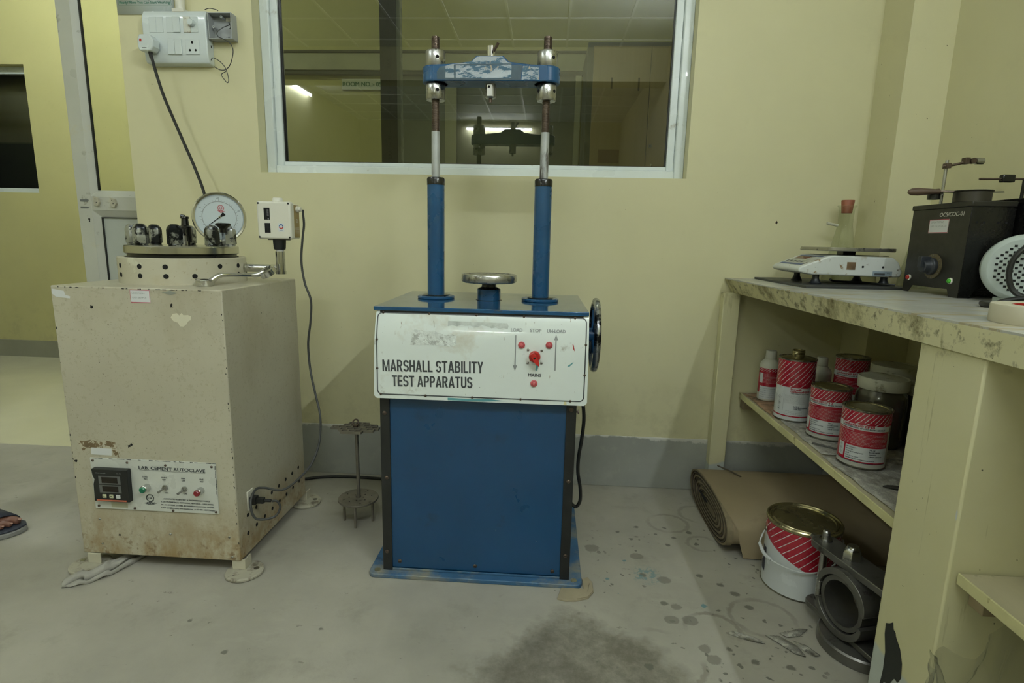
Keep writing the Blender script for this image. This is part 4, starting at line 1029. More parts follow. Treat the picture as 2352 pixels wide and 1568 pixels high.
# ---- tins
m_canred = mat('red tin label', (.36, .012, .03), .28, 0, .08, 10, coat=.3)
m_canwht = mat('white tin paint', (.58, .61, .62), .25, 0, .04, 6, dirt=[((.35, .32, .25), 20, .68, .74)], coat=.3)
m_candull = mat('grey white tin side', (.42, .42, .38), .3, 0, .06, 6)
m_gold = mat('gold lacquered tin lid', (.34, .30, .16), .24, .85, .12, 8, dirt=[((.12, .11, .07), 18, .60, .70)])
m_tin = mat('tin plate', (.30, .29, .24), .25, .9, .15, 12, dirt=[((.06, .055, .04), 16, .52, .66)])
m_navy = mat('navy print', (.02, .025, .05), .4)
m_stripe = mat('white stripe', (.66, .66, .66), .3)
def wrapfn(cx, cy, r, e, a0):
    """label surface: u metres round the tin from facing angle a0, v metres up"""
    return lambda u, v: (cx+(r+e)*math.cos(a0+u/r), cy+(r+e)*math.sin(a0+u/r), v)
def band(b, cx, cy, r, e, a0, u0, u1, v0, v1, n=24):
    b.quad(wrapfn(cx, cy, r, e, a0), u0, u1, v0, v1, n, 1)
def clipslope(b, fn, u0, u1, v0, v1, pitch, slope, w, tone_ok=True):
    """slanting stripes between v0 and v1 over u0..u1"""
    u = u0-(v1-v0)/slope
    while u < u1:
        pts = []
        for k in range(9):
            vv = v0+(v1-v0)*k/8; uu = u+(vv-v0)/slope
            if u0 <= uu <= u1: pts.append((uu, vv))
        if len(pts) > 1: b.stroke(fn, pts, w)
        u += pitch
def text_lines(b, fn, u0, u1, v0, v1, n, w=.0007):
    for i in range(n):
        v = v1-(v1-v0)*(i+.5)/n; u = u0
        while u < u1-.002:
            l = min(u1-u, .002+.006*random.random()); b.stroke(fn, [(u, v), (u+l/2, v), (u+l, v)], w); u += l+.0012
def tin(x, y, r, h, z, lab, a0, kind='short', group=None):
    t_ = thing('paint_can', lab, 'can', (x, y, z), 0, group)
    b = MB(m_candull if kind == 'short' else m_canwht); b.lathe([(r-.002, z), (r, z+.002), (r, z+h-.004)], (x, y, 0), 56); body = b.build('can_body', t_)
    b = MB(m_tin); b.lathe([(r-.002, z), (r+.0012, z+.0004), (r+.0012, z+.0035), (r, z+.004)], (x, y, 0), 56, cap0=False, cap1=False); b.build('bottom_rim', t_)
    b = MB(m_tin); b.lathe([(r, z+h-.005), (r+.0018, z+h-.003), (r+.0018, z+h), (r-.001, z+h+.0006), (r-.004, z+h-.0015)], (x, y, 0), 56, cap0=False, cap1=False); b.build('top_rim', t_)
    zt = z+h
    if kind == 'short':
        b = MB(m_gold if 'gold' in lab else m_tin); b.lathe([(r-.0035, zt-.003), (r-.006, zt-.001), (r-.009, zt-.001), (r-.011, zt-.004), (r-.014, zt-.004), (r-.016, zt-.002), (.0005, zt-.002)], (x, y, 0), 56); b.build('lid', t_)
        b = MB(m_canred)
        a, L = a0, r*1.9
        f = lambda e: wrapfn(x, y, r, e, a)
        def bd(m, u0, u1, v0, v1, e): b.use(m); b.quad(f(e), u0, u1, z+v0*h, z+v1*h, 26, 1)
        U0, U1 = -r*1.35, r*1.25
        bd(m_canred, U0, U1+r*1.3, .76, .965, .0003)
        bd(m_canred, U0, U1, .10, .76, .0003)
        bd(m_navy, U0, U1, .095, .105, .0005)
        b.use(m_stripe); clipslope(b, f(.0006), U0, U1+r*1.3, z+.80*h, z+.955*h, .0112, 1.25, .0014); clipslope(b, f(.0006), U0+.004, U1, z+.755*h, z+.80*h, .022, .75, .0016)
        bd(m_canwht, U0, U1, .665, .757, .0005)
        b.use(m_canred); b.text('Conbextra\u00ae EP10', f(.0008), U0+r*.42, z+.715*h, .0062, r*1.42, fat=.06)
        b.use(m_navy); b.text('HIGH STRENGTH EPOXY RESIN GROUT', f(.0008), U0+r*.42, z+.683*h, .0034, r*1.9, fat=.06)
        b.use(m_stripe); b.text('Achieving Solutions', f(.0006), U0+r*.25, z+.632*h, .004, r*.8); random.seed(int(x*1e4)); text_lines(b, f(.0006), U0+r*.25, U1-r*.15, z+.40*h, z+.615*h, 9, .0005)
        bd(m_canwht, U0+r*.75, U1-.001, .125, .375, .0005); bd(m_canwht, U0+r*.33, U0+r*.66, .155, .385, .0005)
        b.use(m_navy)
        for i, (l, v) in enumerate((('NET QUANTITY :', '745 ml'), ('BATCH NO.', 'IN/1MFO2407889'), ('DATE OF MANUFACTURE:', '24/09/2024'), ('MRP \u20b9', '1 800.00 / 2.00 PACK'), ('INCL. OF ALL TAXES', ''), ('BEST BEFORE USE : 12 MONTHS FROM DATE', ''))):
            vv = z+(.335-i*.038)*h; b.text(l, f(.0008), U0+r*.80, vv, .0024, fat=.05)
            if v: b.text(v, f(.0008), U1-r*.85, vv, .0034 if i == 0 else .0026, fat=.06)
        for k in range(3):
            uc, vc = U0+r*.495, z+(.345-.068*k)*h; b.stroke(f(.0008), [(uc-.004, vc), (uc, vc+.004), (uc+.004, vc), (uc, vc-.004)], .0007, True); b.poly(f(.0008), [(uc-.001, vc-.0012), (uc+.0014, vc-.001), (uc, vc+.0016)])
        b.build('label', body)
    else:
        b = MB(m_gold); b.lathe([(r, zt-.004), (r-.004, zt-.001), (r*.5, zt+.002), (.024, zt+.003), (.0185, zt+.004), (.0185, zt+.012), (.020, zt+.014), (.0185, zt+.017), (.020, zt+.019), (.0185, zt+.022), (.0195, zt+.025), (.017, zt+.026), (.016, zt+.018)], (x, y, 0), 48, cap1=False); b.use(m_hole); b.lathe([(.0162, zt+.02), (.0162, zt+.0201)], (x, y, 0), 24); b.build('neck', t_)
        b = MB(m_canred); f = lambda e: wrapfn(x, y, r, e, a0)
        U0, U1 = -r*1.9, r*1.9
        b.quad(f(.0003), U0, U1, z+.555*h, z+.975*h, 48, 1)
        b.use(m_stripe); clipslope(b, f(.0006), U0, U1, z+.63*h, z+.965*h, .0165, 1.15, .0016); clipslope(b, f(.0006), U0, U1, z+.556*h, z+.625*h, .030, .8, .0016)
        b.use(m_canred); b.quad(f(.0004), U0, U1, z+.075*h, z+.095*h, 48, 1); b.text('Fosroc\u00ae', f(.0006), -.002, z+.515*h, .0062, fat=.07); b.text('Conbextra\u00ae EP10', f(.0006), -.002, z+.478*h, .0062, r*1.05, fat=.07)
        b.use(m_navy); b.text('HIGH STRENGTH EPOXY RESIN', f(.0006), .0, z+.452*h, .0028, r*1.0, fat=.05)
        random.seed(2); text_lines(b, f(.0006), -.018, .045, z+.29*h, z+.43*h, 11, .0003)
        for i, v in enumerate(('', '1.148 L', '1N/1MFO12309498', '11 08 2023')): b.text(v, f(.0006), .012, z+(.27-i*.024)*h, .0038, fat=.06) if v else None
        text_lines(b, f(.0006), -.016, .040, z+.11*h, z+.18*h, 3, .0005)
        b.stroke(f(.0006), [(-.052, z+.13*h), (-.021, z+.13*h), (-.021, z+.44*h), (-.052, z+.44*h)], .0004, True)
        for k in range(3):
            uc, vc = -.036, z+(.375-.095*k)*h; b.stroke(f(.0007), [(uc-.006, vc), (uc, vc+.0075), (uc+.006, vc), (uc, vc-.0075)], .0006, True); b.poly(f(.0007), [(uc-.0016, vc-.002), (uc+.002, vc-.0016), (uc, vc+.003)])
        b.build('label', body)
    return t_
def toward(x, y, off=0.): return math.atan2(-2.197-y, 0-x)+off
SP = SZ+.0022
tin(.868, -.715, .057, .156, SP+.0015, 'red striped tin with gold lid on newspaper, nearest on the shelf', toward(.868, -.715, -.10))
tin(.880, -.500, .055, .158, SP, 'red striped tin with dull grey lid behind the gold lidded tin', toward(.886, -.50, -.35))
tin(.850, -.325, .057, .208, SP, 'tall red and white tin with open screw neck on the shelf', toward(.850, -.325, -.15), 'tall')
tin(1.085, -.22, .052, .200, SZ+.0002, 'dark lidded red striped tin at the back of the shelf', toward(1.1, -.25))
tin(1.106, -.665, .055, .155, SZ+.003, 'red striped tin half hidden behind the yellow bench support', toward(1.106, -.665, -.2))
def bottle(x, y, z, r, h, lab, a0, label=True):
    t_ = thing('plastic_bottle', lab, 'bottle', (x, y, z))
    mb_ = mat('yellowed white plastic', (.52, .52, .43), .4, 0, .06, 8)
    b = MB(mb_); b.lathe([(r-.003, z), (r, z+.003), (r, z+h*.68), (r*.93, z+h*.75), (r*.6, z+h*.82), (r*.5, z+h*.84)], (x, y, 0), 36); bo = b.build('bottle_body', t_)
    b = MB(mb_); pr = [(r*.53, z+h*.83)]; 
    b.lathe([(r*.53, z+h*.835), (r*.55, z+h*.84), (r*.53, z+h*.985), (r*.48, z+h)], (x, y, 0), 28); b.build('cap', t_)
    if label:
        f = lambda e: wrapfn(x, y, r, e, a0)
        b = MB(m_canred); b.quad(f(.0003), -r*1.5, r*1.5, z+.03, z+h*.66, 24, 1)
        b.use(m_stripe); clipslope(b, f(.0006), -r*1.5, r*1.5, z+h*.60, z+h*.655, .010, .8, .0012); text_lines(b, f(.0006), -r*.7, r*.9, z+h*.36, z+h*.56, 8, .0005)
        b.use(m_canwht); b.quad(f(.0005), -r*.8, r*1.3, z+.008, z+h*.30, 16, 1); b.quad(f(.0005), -r*.9, -r*.5, z+h*.36, z+h*.56, 4, 1); b.use(m_navy); text_lines(b, f(.0007), -r*.7, r*.8, z+.012, z+h*.28, 5, .0007)
        b.build('label', bo)
    return t_
bottle(.852, -.105, SP, .036, .188, 'small white capped bottle with red label at the far end of the shelf', toward(.85, -.1, -.1))
bottle(1.0, -.185, SP-.001, .034, .185, 'off white bottle standing behind the tall open necked tin', toward(1, -.1), False)
# jars with white lids
m_jar = mat('dark filled plastic jar', (.055, .05, .035), .16, 0, .2, 5, coat=.5)
m_lid = mat('dirty white plastic lid', (.52, .52, .42), .5, 0, .12, 14, dirt=[((.18, .16, .10), 20, .55, .66)])
for x, y, z, r, h, lab in ((1.002, -.545, SZ+.002, .067, .205, 'dark jar with white ribbed lid behind the gold lidded tin'), (1.128, -.385, SZ+.001, .068, .210, 'dark jar with white ribbed lid, farther back on the shelf'), (1.190-.02, -.535, SZ, .055, .185, 'dark jar with dirty lid beside the yellow bench support')):
    if x > 1.13: x = 1.128
    t_ = thing('storage_jar', lab, 'jar', (x, y, z))
    b = MB(m_jar); b.lathe([(r*.93, z), (r, z+.01), (r, z+h*.66), (r*.97, z+h*.74), (r*.86, z+h*.80), (r*.84, z+h*.84)], (x, y, 0), 44); b.build('jar_body', t_)
    b = MB(m_lid); n = 90; b.lathe([(r*.96, z+h*.82), (r*.98, z+h*.83), (r*.98, z+h*.97), (r*.95, z+h*.985), (r*.90, z+h*.975), (.001, z+h*.97)], (x, y, 0), 60)
    for i in range(-9, 10):
        hw_ = math.sqrt(max(0, (r*.86)**2-(i*r*.09)**2)); 
        if hw_ > .004: b.box(x-hw_, x+hw_, y+i*r*.09-.0010, y+i*r*.09+.0010, z+h*.968, z+h*.978)
    b.build('lid', t_)
# strips of scrap on the shelf
b = MB(mat('blackened wood chip', (.035, .033, .028), .7)); b.prism([(.835, -.875), (.90, -.905), (1.0, -.905), (1.01, -.880), (.91, -.875), (.85, -.868)], SZ+.004, SZ+.0075, 'xy'); tag(b.build('wood_chip', bevel=.001), 'blackened flat wood chip on the newspaper near the bench support', 'scrap')
b = MB(mat('grey strip', (.10, .10, .09), .6)); b.prism([(.800, -.585), (.862, -.640), (.868, -.634), (.806, -.578)], SZ+.003, SZ+.006, 'xy'); tag(b.build('metal_strip'), 'thin grey strip on the shelf between the two short red tins', 'scrap')

# ================================================================== things on the bench
ZB = BT
m_slab = mat('dark slate slab', (.035, .037, .036), .45, 0, .15, 6, dirt=[((.12, .11, .09), 14, .62, .7)])
b = MB(m_slab); b.prism([(.800, -.432), (1.12, -.400), (1.135, -.185), (1.135, -.13), (1.01, -.13), (1.01, -.02), (.792, -.02)], ZB, ZB+.0075, 'xy')
tag(b.build('slate_slab', bevel=.001), 'thin dark slate slab under the white weighing scale', 'slab')
m_scw = mat('stained white scale plastic', (.60, .63, .60), .35, 0, .04, 6, dirt=[((.24, .15, .06), 26, .60, .66), ((.10, .08, .05), 60, .66, .70), ((.40, .36, .24), 12, .60, .72)])
m_rubber = mat('black rubber foot', (.02, .024, .03), .4)
SB = ZB+.0078
sc = thing('weighing_scale', 'dirty white electronic weighing scale with a steel pan on the slate slab', 'scale', (.98, -.20, SB))
sy0, sy1 = -.345, -.135
b = MB(m_scw)
b.prism([(.808, .917), (.812, .908), (.850, .9005), (1.105, .8975), (1.128, .899), (1.132, .915), (1.118, .945), (1.098, .9605), (.918, .9635), (.905, .962), (.815, .925)], sy0, sy1, 'xz')
body = b.build('scale_body', sc, bevel=.005, seg=3)
def top_slope(e):
    # the display slope runs from (.815, .925) up to (.905, .962)
    dx, dz = .090, .037; L = math.hypot(dx, dz)
    return lambda u, v: (.815+dx*v/L-dz/L*e, u, .925+dz*v/L+dx/L*e)
fT = top_slope(.0006)
b = MB(mat('faded display sticker', (.42, .43, .38), .4, 0, .2, 20, dirt=[((.15, .12, .07), 22, .55, .62)])); b.quad(fT, -.322, -.155, .014, .088)
b.use(mat('blue sticker edge', (.05, .09, .25), .4)); b.quad(top_slope(.001), -.322, -.155, .082, .088); b.quad(top_slope(.001), -.322, -.155, .012, .022)
b.use(mat('dark red display', (.14, .03, .02), .2)); b.quad(top_slope(.0012), -.255, -.165, .058, .078)
b.use(m_txt)
for i in range(5): b.quad(top_slope(.0012), -.285+.028*i, -.270+.028*i, .030, .042)
b.use(m_key)
for i in range(3): b.quad(top_slope(.0012), -.28+.05*i, -.262+.05*i, .045, .053)
b.build('display_panel', body)
b = MB(m_rubber)
for x, y in ((.880, -.315), (1.095, -.315), (.885, -.165), (1.09, -.165)):
    b = MB(m_rubber); b.lathe([(.017, SB), (.018, SB+.003), (.014, SB+.008), (.010, SB+.018), (.010, SB+.0315)], (x, y, 0), 20); b.build('foot', sc)
b = MB(mat('corroded steel pan', (.40, .39, .34), .32, .85, .15, 8, dirt=[((.10, .10, .10), 24, .60, .66)]))
ppan = []
px0, px1, py0, py1, pr_ = .895, 1.108, -.352, -.130, .02
for cx, cy, a in ((px1-pr_, py1-pr_, 0), (px0+pr_, py1-pr_, 90), (px0+pr_, py0+pr_, 180), (px1-pr_, py0+pr_, 270)):
    for k in range(5): t_ = R(a+k*22.5); ppan.append((cx+pr_*math.cos(t_), cy+pr_*math.sin(t_)))
b.prism(ppan, .9765, .9885, 'xy'); b.build('pan', sc, bevel=.002)
b = MB(m_oil); b.box(.985, 1.025, -.26, -.22, .962, .9765); b.build('pan_support', sc)
b = MB(m_oil); b.prism([(.93, -.335), (1.09, -.335), (1.09, -.145), (.93, -.145)], .9632, .9645, 'xy'); b.build('top_recess', sc)
fS = lambda u, v: (u, sy0-.0006, v)
b = MB(mat('rust patch', (.16, .10, .05), .7, 0, .3, 30)); b.quad(fS, .958, .985, .919, .943); b.build('rusty_sticker', body)
b = MB(mat('pale blue sticker', (.25, .31, .36), .4)); b.quad(fS, 1.040, 1.100, .9015, .9165); b.use(m_txt); b.quad(lambda u, v: (u, sy0-.0009, v), 1.046, 1.078, .9035, .910); b.text('6 kg', lambda u, v: (u, sy0-.001, v), 1.084, .909, .004); b.build('rating_sticker', body)
for x in (1.008, 1.070): b = MB(m_hole); b.lathe([(.0036, 0), (.0036, .0006)], (x, sy0, .929), 14, (0, -1, 0)); b.build('side_screw_hole', body)
b = MB(m_cable); b.tube([(.930, -.31, SB+.014), (.96, -.27, SB+.007), (1.0, -.25, SB+.0045), (1.04, -.265, SB+.0045), (1.075, -.345, SB+.0045), (1.10, -.37, SB+.0042)], .0035, 8, 6); b.build('power_lead', sc)

for ch in sc.children:
    if not ch.name.startswith(('foot', 'power_lead')): ch.location.z += .009
# flasks
t = NT('clear flask glass'); t.n.remove(t.b)
tr_ = t.n.new('ShaderNodeBsdfTransparent'); tr_.inputs[0].default_value = (.90, .92, .87, 1)
g_ = t.n.new('ShaderNodeBsdfGlossy'); g_.inputs['Roughness'].default_value = .03
lw = t.n.new('ShaderNodeLayerWeight'); lw.inputs[0].default_value = .5
fc_ = t.math('ADD', t.math('MULTIPLY', t.math('POWER', lw.outputs['Facing'], 2.0), .60), .05)
mx_ = t.n.new('ShaderNodeMixShader'); t.lk(fc_, mx_.inputs[0]); t.lk(tr_.outputs[0], mx_.inputs[1]); t.lk(g_.outputs[0], mx_.inputs[2])
t.lk(mx_.outputs[0], t.n['Material Output'].inputs[0]); m_flask = t.m
m_cork = mat('red rubber stopper', (.26, .085, .045), .6, 0, .1, 20)
def flask(x, y, lab, h=.255, stopper=True):
    t_ = thing('conical_flask', lab, 'flask', (x, y, ZB))
    b = MB(m_flask); k = h/.255
    b.lathe([(.052*k, ZB+.001), (.057*k, ZB+.006), (.056*k, ZB+.02), (.028*k, ZB+.185*k), (.0245*k, ZB+.205*k), (.0245*k, ZB+.262*k), (.030*k, ZB+.270*k), (.032*k, ZB+.2715*k), (.030*k, ZB+.274*k)], (x, y, 0), 44, cap1=False); bo = b.build('flask_body', t_)
    if stopper:
        b = MB(mat('frosted glass', (.50, .50, .40), .3)); b.tube([(x-.026, y, ZB+.203), (x-.048, y-.002, ZB+.207), (x-.066, y-.003, ZB+.210)], .005, 10, 3); b.build('side_arm', bo)
        b = MB(m_cork); b.lathe([(.017, ZB+.247), (.0215, ZB+.291), (.0205, ZB+.293)], (x, y, 0), 32); b.build('stopper', t_)
    return t_
flask(1.078, -.066+.0, 'clear filter flask with a red stopper behind the white scale')
flask(1.195, -.300, 'clear flask without stopper half hidden behind the black heater box', .20, False)

# black heater box
m_bbox = mat('black hammered enamel', (.014, .013, .010), .42, 0, .2, 20, dirt=[((.06, .055, .045), 30, .66, .74)])
m_bside = mat('glossy black grime', (.006, .006, .006), .22, 0, .4, 40, bump=(140, .6, .002))
hb = thing('heater_box', 'black electric heater box with round dial and hand painted code on the bench', 'heater', (1.17, -.535, ZB))
hx0, hx1, hy0, hy1, hz = 1.095, 1.205, -.650, -.415, 1.124
b = MB(m_bbox); b.box(hx0+.002, hx1, hy0+.002, hy1, ZB+.02, hz-.014)
b.prism([(hy0, ZB), (hy0+.035, ZB), (hy0+.045, ZB+.020), (hy1-.045, ZB+.020), (hy1-.028, ZB), (hy1, ZB), (hy1, hz-.014), (hy0, hz-.014)], hx0, hx0+.002, 'yz')
b.use(m_bside); b.prism([(hx0, ZB), (hx0+.03, ZB), (hx0+.04, ZB+.02), (hx1, ZB+.02), (hx1, hz-.014), (hx0, hz-.014)], hy0, hy0+.002, 'xz')
hbody = b.build('heater_body', hb, bevel=.001)
b = MB(m_bbox); b.box(hx0-.003, hx1, hy0-.003, hy1+.003, hz-.014, hz); b.build('heater_lid', hb, bevel=.002)
fH = lambda e: (lambda u, v: (hx0-e, -u, v))     # u grows toward the camera side
b = MB(mat('white hand lettering', (.55, .55, .50), .5)); b.text('OCS/COC-01', fH(.0006), .533, 1.088, .0105, .092, shear=.12, fat=.05); b.build('painted_code', hbody)
b = MB(m_tag); b.quad(fH(.0005), .492, .576, 1.043, 1.089) if False else b.quad(fH(.0005), .495, .574, 1.043, 1.081)
b.use(m_tagr); b.stroke(fH(.0008), [(.496, 1.0445), (.573, 1.0445), (.573, 1.0800), (.496, 1.0800)], .0022, True)
b.use(m_txtl); b.text('LOCATION-2', fH(.0008), .502, 1.071, .0052, .05, shear=.1); b.text('UID: OCS/COC-01', fH(.0008), .502, 1.060, .0052, .064, shear=.1); b.build('location_label', hbody)
b = MB(mat('brass dial ring', (.16, .13, .07), .45, .4, .2, 30)); b.lathe([(.035, 0), (.035, .003), (.028, .003)], (hx0, -.538, .951), 40, (-1, 0, 0)); b.use(m_txtl)
for i in range(20): a_ = 2*PI*i/20; b.stroke(lambda u, v: (hx0-.0034, -.538-u, .951+v), [(.029*math.cos(a_), .029*math.sin(a_)), (.033*math.cos(a_), .033*math.sin(a_))], .001)
b.build('dial_ring', hbody)
b = MB(m_rubber); b.lathe([(.024, .003), (.024, .012), (.019, .016), (.017, .030), (.015, .032)], (hx0, -.538, .951), 36, (-1, 0, 0)); b.box(hx0-.040, hx0-.012, -.545, -.531, .947, .978, T=None); b.build('dial_knob', hbody, bevel=.0015)
for y, z, m_, nm in ((-.441, .914, m_red, 'red_lamp'), (-.616, .915, mat('bright green lens', (.06, .42, .03), .3), 'green_lamp')):
    b = MB(m_ivory); b.lathe([(.0085, 0), (.0085, .003), (.0065, .004)], (hx0, y, z), 24, (-1, 0, 0)); b.use(m_); b.lathe([(.0062, .004), (.0062, .007), (.004, .009)], (hx0, y, z), 24, (-1, 0, 0)); b.build(nm, hbody)
for x in (1.112, 1.13, 1.165, 1.185): b = MB(m_hole); b.lathe([(.003, 0), (.003, .0005)], (x, hy0, 1.07), 12, (0, -1, 0)); b.build('vent_hole', hbody)
# retort rod and clamp standing on the heater
rs = thing('clamp_rod', 'thin steel rod with a small clamp rising from the black heater box', 'clamp stand', (1.115, -.50, hz))
b = MB(m_steel); b.tube([(1.113, -.50, hz), (1.113, -.50, 1.244)], .0042, 12, 1); b.build('rod', rs)
b = MB(m_thread); b.tube([(1.100, -.506, 1.227), (1.125, -.508, 1.231), (1.150, -.51, 1.237), (1.165, -.512, 1.239)], .0036, 8, 3); b.box(1.106, 1.119, -.512, -.494, 1.222, 1.236)
b.box(1.148, 1.160, -.522, -.504, 1.233, 1.250); b.lathe([(.008, 0), (.008, .010)], (1.168, -.525, 1.241), 12, (0, 1, 0)); b.use(m_steel); b.lathe([(.009, 0), (.009, .020)], (1.176, -.518, 1.241), 10, (1, 0, 0), cap1=False); b.build('clamp', rs, bevel=.0006)
# sand pan with wooden handle
m_pan = mat('dark pan metal', (.07, .065, .055), .35, .7, .2, 10)
pn = thing('metal_pan', 'dark metal pan with a turned wooden handle on the black heater box', 'pan', (1.165, -.565, hz))
b = MB(m_pan); b.lathe([(.040, hz+.0005), (.0425, hz+.003), (.0425, hz+.029), (.0455, hz+.031), (.0455, hz+.033), (.040, hz+.033), (.039, hz+.008), (.001, hz+.006)], (1.150, -.565, 0), 44); b.prism([(1.19, -.578), (1.215, -.585), (1.222, -.578), (1.216, -.570), (1.19, -.560)], hz+.029, hz+.031, 'xy'); b.build('pan_body', pn)
b = MB(m_thread); b.tube([(1.115, -.560, hz+.030), (1.09, -.553, hz+.031), (1.062, -.546, hz+.0315)], .0028, 8, 2); b.build('handle_shank', pn)
b = MB(mat('dark turned wood', (.075, .045, .028), .5, 0, .25, 14))
hp = [V((1.075, -.548, hz+.0315)), V((1.045, -.541, hz+.0315)), V((.995, -.532, hz+.030))]
b.lathe([(.006, 0), (.0075, .003), (.0065, .012), (.0085, .03), (.0105, .052), (.0095, .068), (.005, .076), (.0005, .078)], hp[0], 24, hp[2]-hp[0]); b.build('handle', pn)
b = MB(m_oil); b.lathe([(.0155, 0), (.0155, .018)], (1.074, -.528, hz+.011), 20); b.tube([(1.088, -.505, hz+.030), (1.112, -.502, hz+.031)], .003, 8, 1); tag(b.build('boss_clamp'), 'small dark boss clamp hanging at the foot of the thin rod', 'clamp')
# second black unit against the right wall
ms = thing('black_machine', 'black machine housing with a scratched tape strip behind the motor grille', 'machine', (1.25, -.60, ZB))
b = MB(m_bside); b.box(1.212, 1.288, -.690, -.44, ZB, 1.133); b.build('housing', ms, bevel=.002)
b = MB(mat('cracked silver tape', (.22, .22, .21), .3, .5, .4, 40)); b.poly(lambda u, v: (u, -.6907, v), [(1.218, 1.055), (1.232, 1.062), (1.286, 1.124), (1.286, 1.108), (1.240, 1.055), (1.222, 1.042)]); b.build('tape_strip', ms)
b = MB(m_thread); b.tube([(1.136, -.60, 1.184), (1.29, -.60, 1.186)], .0028, 8, 1); b.build('balance_arm', ms)
b = MB(m_oil); b.box(1.19, 1.222, -.608, -.592, 1.176, 1.196); b.cyl((1.25, -.60, 1.133), (1.25, -.60, 1.186), .004); b.build('sliding_weight', ms, bevel=.003)
# motor with round vent grille
m_grill = mat('pale grey green plastic', (.42, .48, .45), .35, 0, .04, 6)
mo = thing('motor', 'pale round motor with a perforated fan cover beside the black heater', 'motor', (1.17, -.76, ZB))
MC = V((1.150, -.775, .958)); md = V((-.55, -.83, 0)).normalized()
mr = V((0, 0, 1)).cross(md); mr.normalize()
b = MB(m_grill); b.lathe([(.080, -.09), (.082, -.02), (.081, -.008), (.074, 0), (.07, .0015)], MC, 56, md); b.build('motor_cover', mo)
b = MB(m_grill); b.box(1.13, 1.20, -.78, -.72, ZB, ZB+.012); b.build('motor_foot', mo)
b = MB(m_hole)
fM = lambda e: (lambda u, v: MC+mr*u+V((0, 0, v))+md*e)
o2 = math.sqrt(.5)
for i in range(-6, 7):
    for j in range(-6, 7):
        u, v = (i-j)*.0095*o2*1.12, (i+j)*.0095*o2*1.12
        if u*u+v*v < .060**2:
            q = .0030; b.poly(fM(.002), [(u-q, v-q*.9), (u+q, v-q*.9), (u+q, v+q*.9), (u-q, v+q*.9)])
b.build('vent_grille', mo)
b = MB(m_cable)
b.tube([MC+mr*(.06)+V((0, 0, .085)), MC+mr*.015+V((0, 0, .068))+md*.02, MC+mr*(-.022)+V((0, 0, .030))+md*.030, MC+mr*(-.028)+V((0, 0, -.02))+md*.030, MC+mr*(-.005)+V((0, 0, -.062))+md*.035, (1.16, -.875, ZB+.014), (1.08, -.895, ZB+.008), (1.045, -.85, ZB+.0068), (1.09, -.865, ZB+.022), (1.15, -.905, ZB+.024), (1.235, -.93, ZB+.020), (1.24, -.965, ZB+.0068), (1.12, -.95, ZB+.0068), (1.03, -.925, ZB+.0068), (.995, -.885, ZB+.0068), (1.01, -.85, ZB+.0068)], .0062, 10, 8)
tag(b.build('power_cable'), 'thick black cable looping over the pale motor cover and coiled on the bench', 'cable')
# masking tape roll
b = MB(mat('cream masking tape', (.55, .52, .40), .55, 0, .03, 5)); b.lathe([(.085, ZB), (.086, ZB+.002), (.086, ZB+.031), (.085, ZB+.033), (.056, ZB+.033), (.055, ZB+.031), (.055, ZB)], (.895, -1.165, 0), 64, cap0=False, cap1=False)
tp = thing('tape_roll', 'wide cream roll of masking tape with a red core on the bench', 'tape', (.895, -1.165, ZB)); b.build('tape', tp)
b = MB(m_red); b.lathe([(.0548, ZB), (.0548, ZB+.0325), (.052, ZB+.0325), (.052, ZB)], (.895, -1.165, 0), 48, cap0=False, cap1=False); b.build('core', tp)
b = MB(mat('dark red trivet', (.12, .02, .015), .5)); b.lathe([(.05, ZB+.0), (.05, ZB+.028)], (.895, -1.165, 0), 40); b.build('core_disc', tp)

# ================================================================== wall fittings
m_swb = mat('white switch plastic', (.60, .66, .66), .22, 0, .03, 4, dirt=[((.35, .33, .28), 10, .68, .76)], coat=.3)
sb = thing('switch_board', 'white switch board with two rows of switches and sockets on the wall', 'switch board', (-1.405, -.02, 1.63))
b = MB(m_swb); b.prism([(-.0, 1.618), (-.034, 1.622), (-.040, 1.636), (-.043, 1.66), (-.043, 1.77), (-.040, 1.788), (-.032, 1.803), (-.0, 1.806)], -1.528, -1.282, 'yz'); sbb = b.build('board', sb, bevel=.004, seg=3)
fW = lambda e: (lambda u, v: (u, -.043-e, v))
def mod(x0, x1, z0, z1, m_=m_swb, nm='switch', e=.002, par=sbb):
    b = MB(m_); b.box(x0, x1, -.043-e, -.0425, z0, z1); return b.build(nm, par, bevel=.0012)
zt0, zt1, zb0, zb1 = 1.726, 1.780, 1.650, 1.703
mod(-1.500, -1.473, zt0, zt1, e=.001, nm='blank_plate'); mod(-1.472, -1.446, zt0, zt1, e=.001, nm='blank_plate'); mod(-1.433, -1.408, zt0, zt1, e=.001, nm='blank_plate')
mod(-1.407, -1.380, zt0, zt1, e=.0045); mod(-1.367, -1.340, zt0, zt1, mat('scorched white plastic', (.55, .56, .50), .4, 0, .1, 20, dirt=[((.22, .12, .06), 40, .58, .66)]), 'switch', .003); mod(-1.339, -1.312, zt0, zt1, e=.0015, nm='blank_plate')
b = MB(m_swb); b.lathe([(.012, 0), (.0115, .010), (.010, .018)], (-1.332, -.0435, 1.757), 24, (0, -1, 0)); b.build('regulator_knob', sbb)
mod(-1.433, -1.407, zb0, zb1, e=.004); mod(-1.406, -1.380, zb0, zb1, e=.004)
so = mod(-1.365, -1.312, zb0, zb1, e=.0015, nm='socket')
b = MB(m_hole)
for x, z, r_ in ((-1.3385, 1.692, .0048), (-1.349, 1.665, .0042), (-1.327, 1.665, .0042)): b.lathe([(r_, 0), (r_, .0005)], (x, -.0446, z), 16, (0, -1, 0))
b.build('socket_holes', so)
b = MB(m_hole); b.box(-1.2822, -1.2816, -.02, -.014, 1.68, 1.69); b.build('slot', sbb)
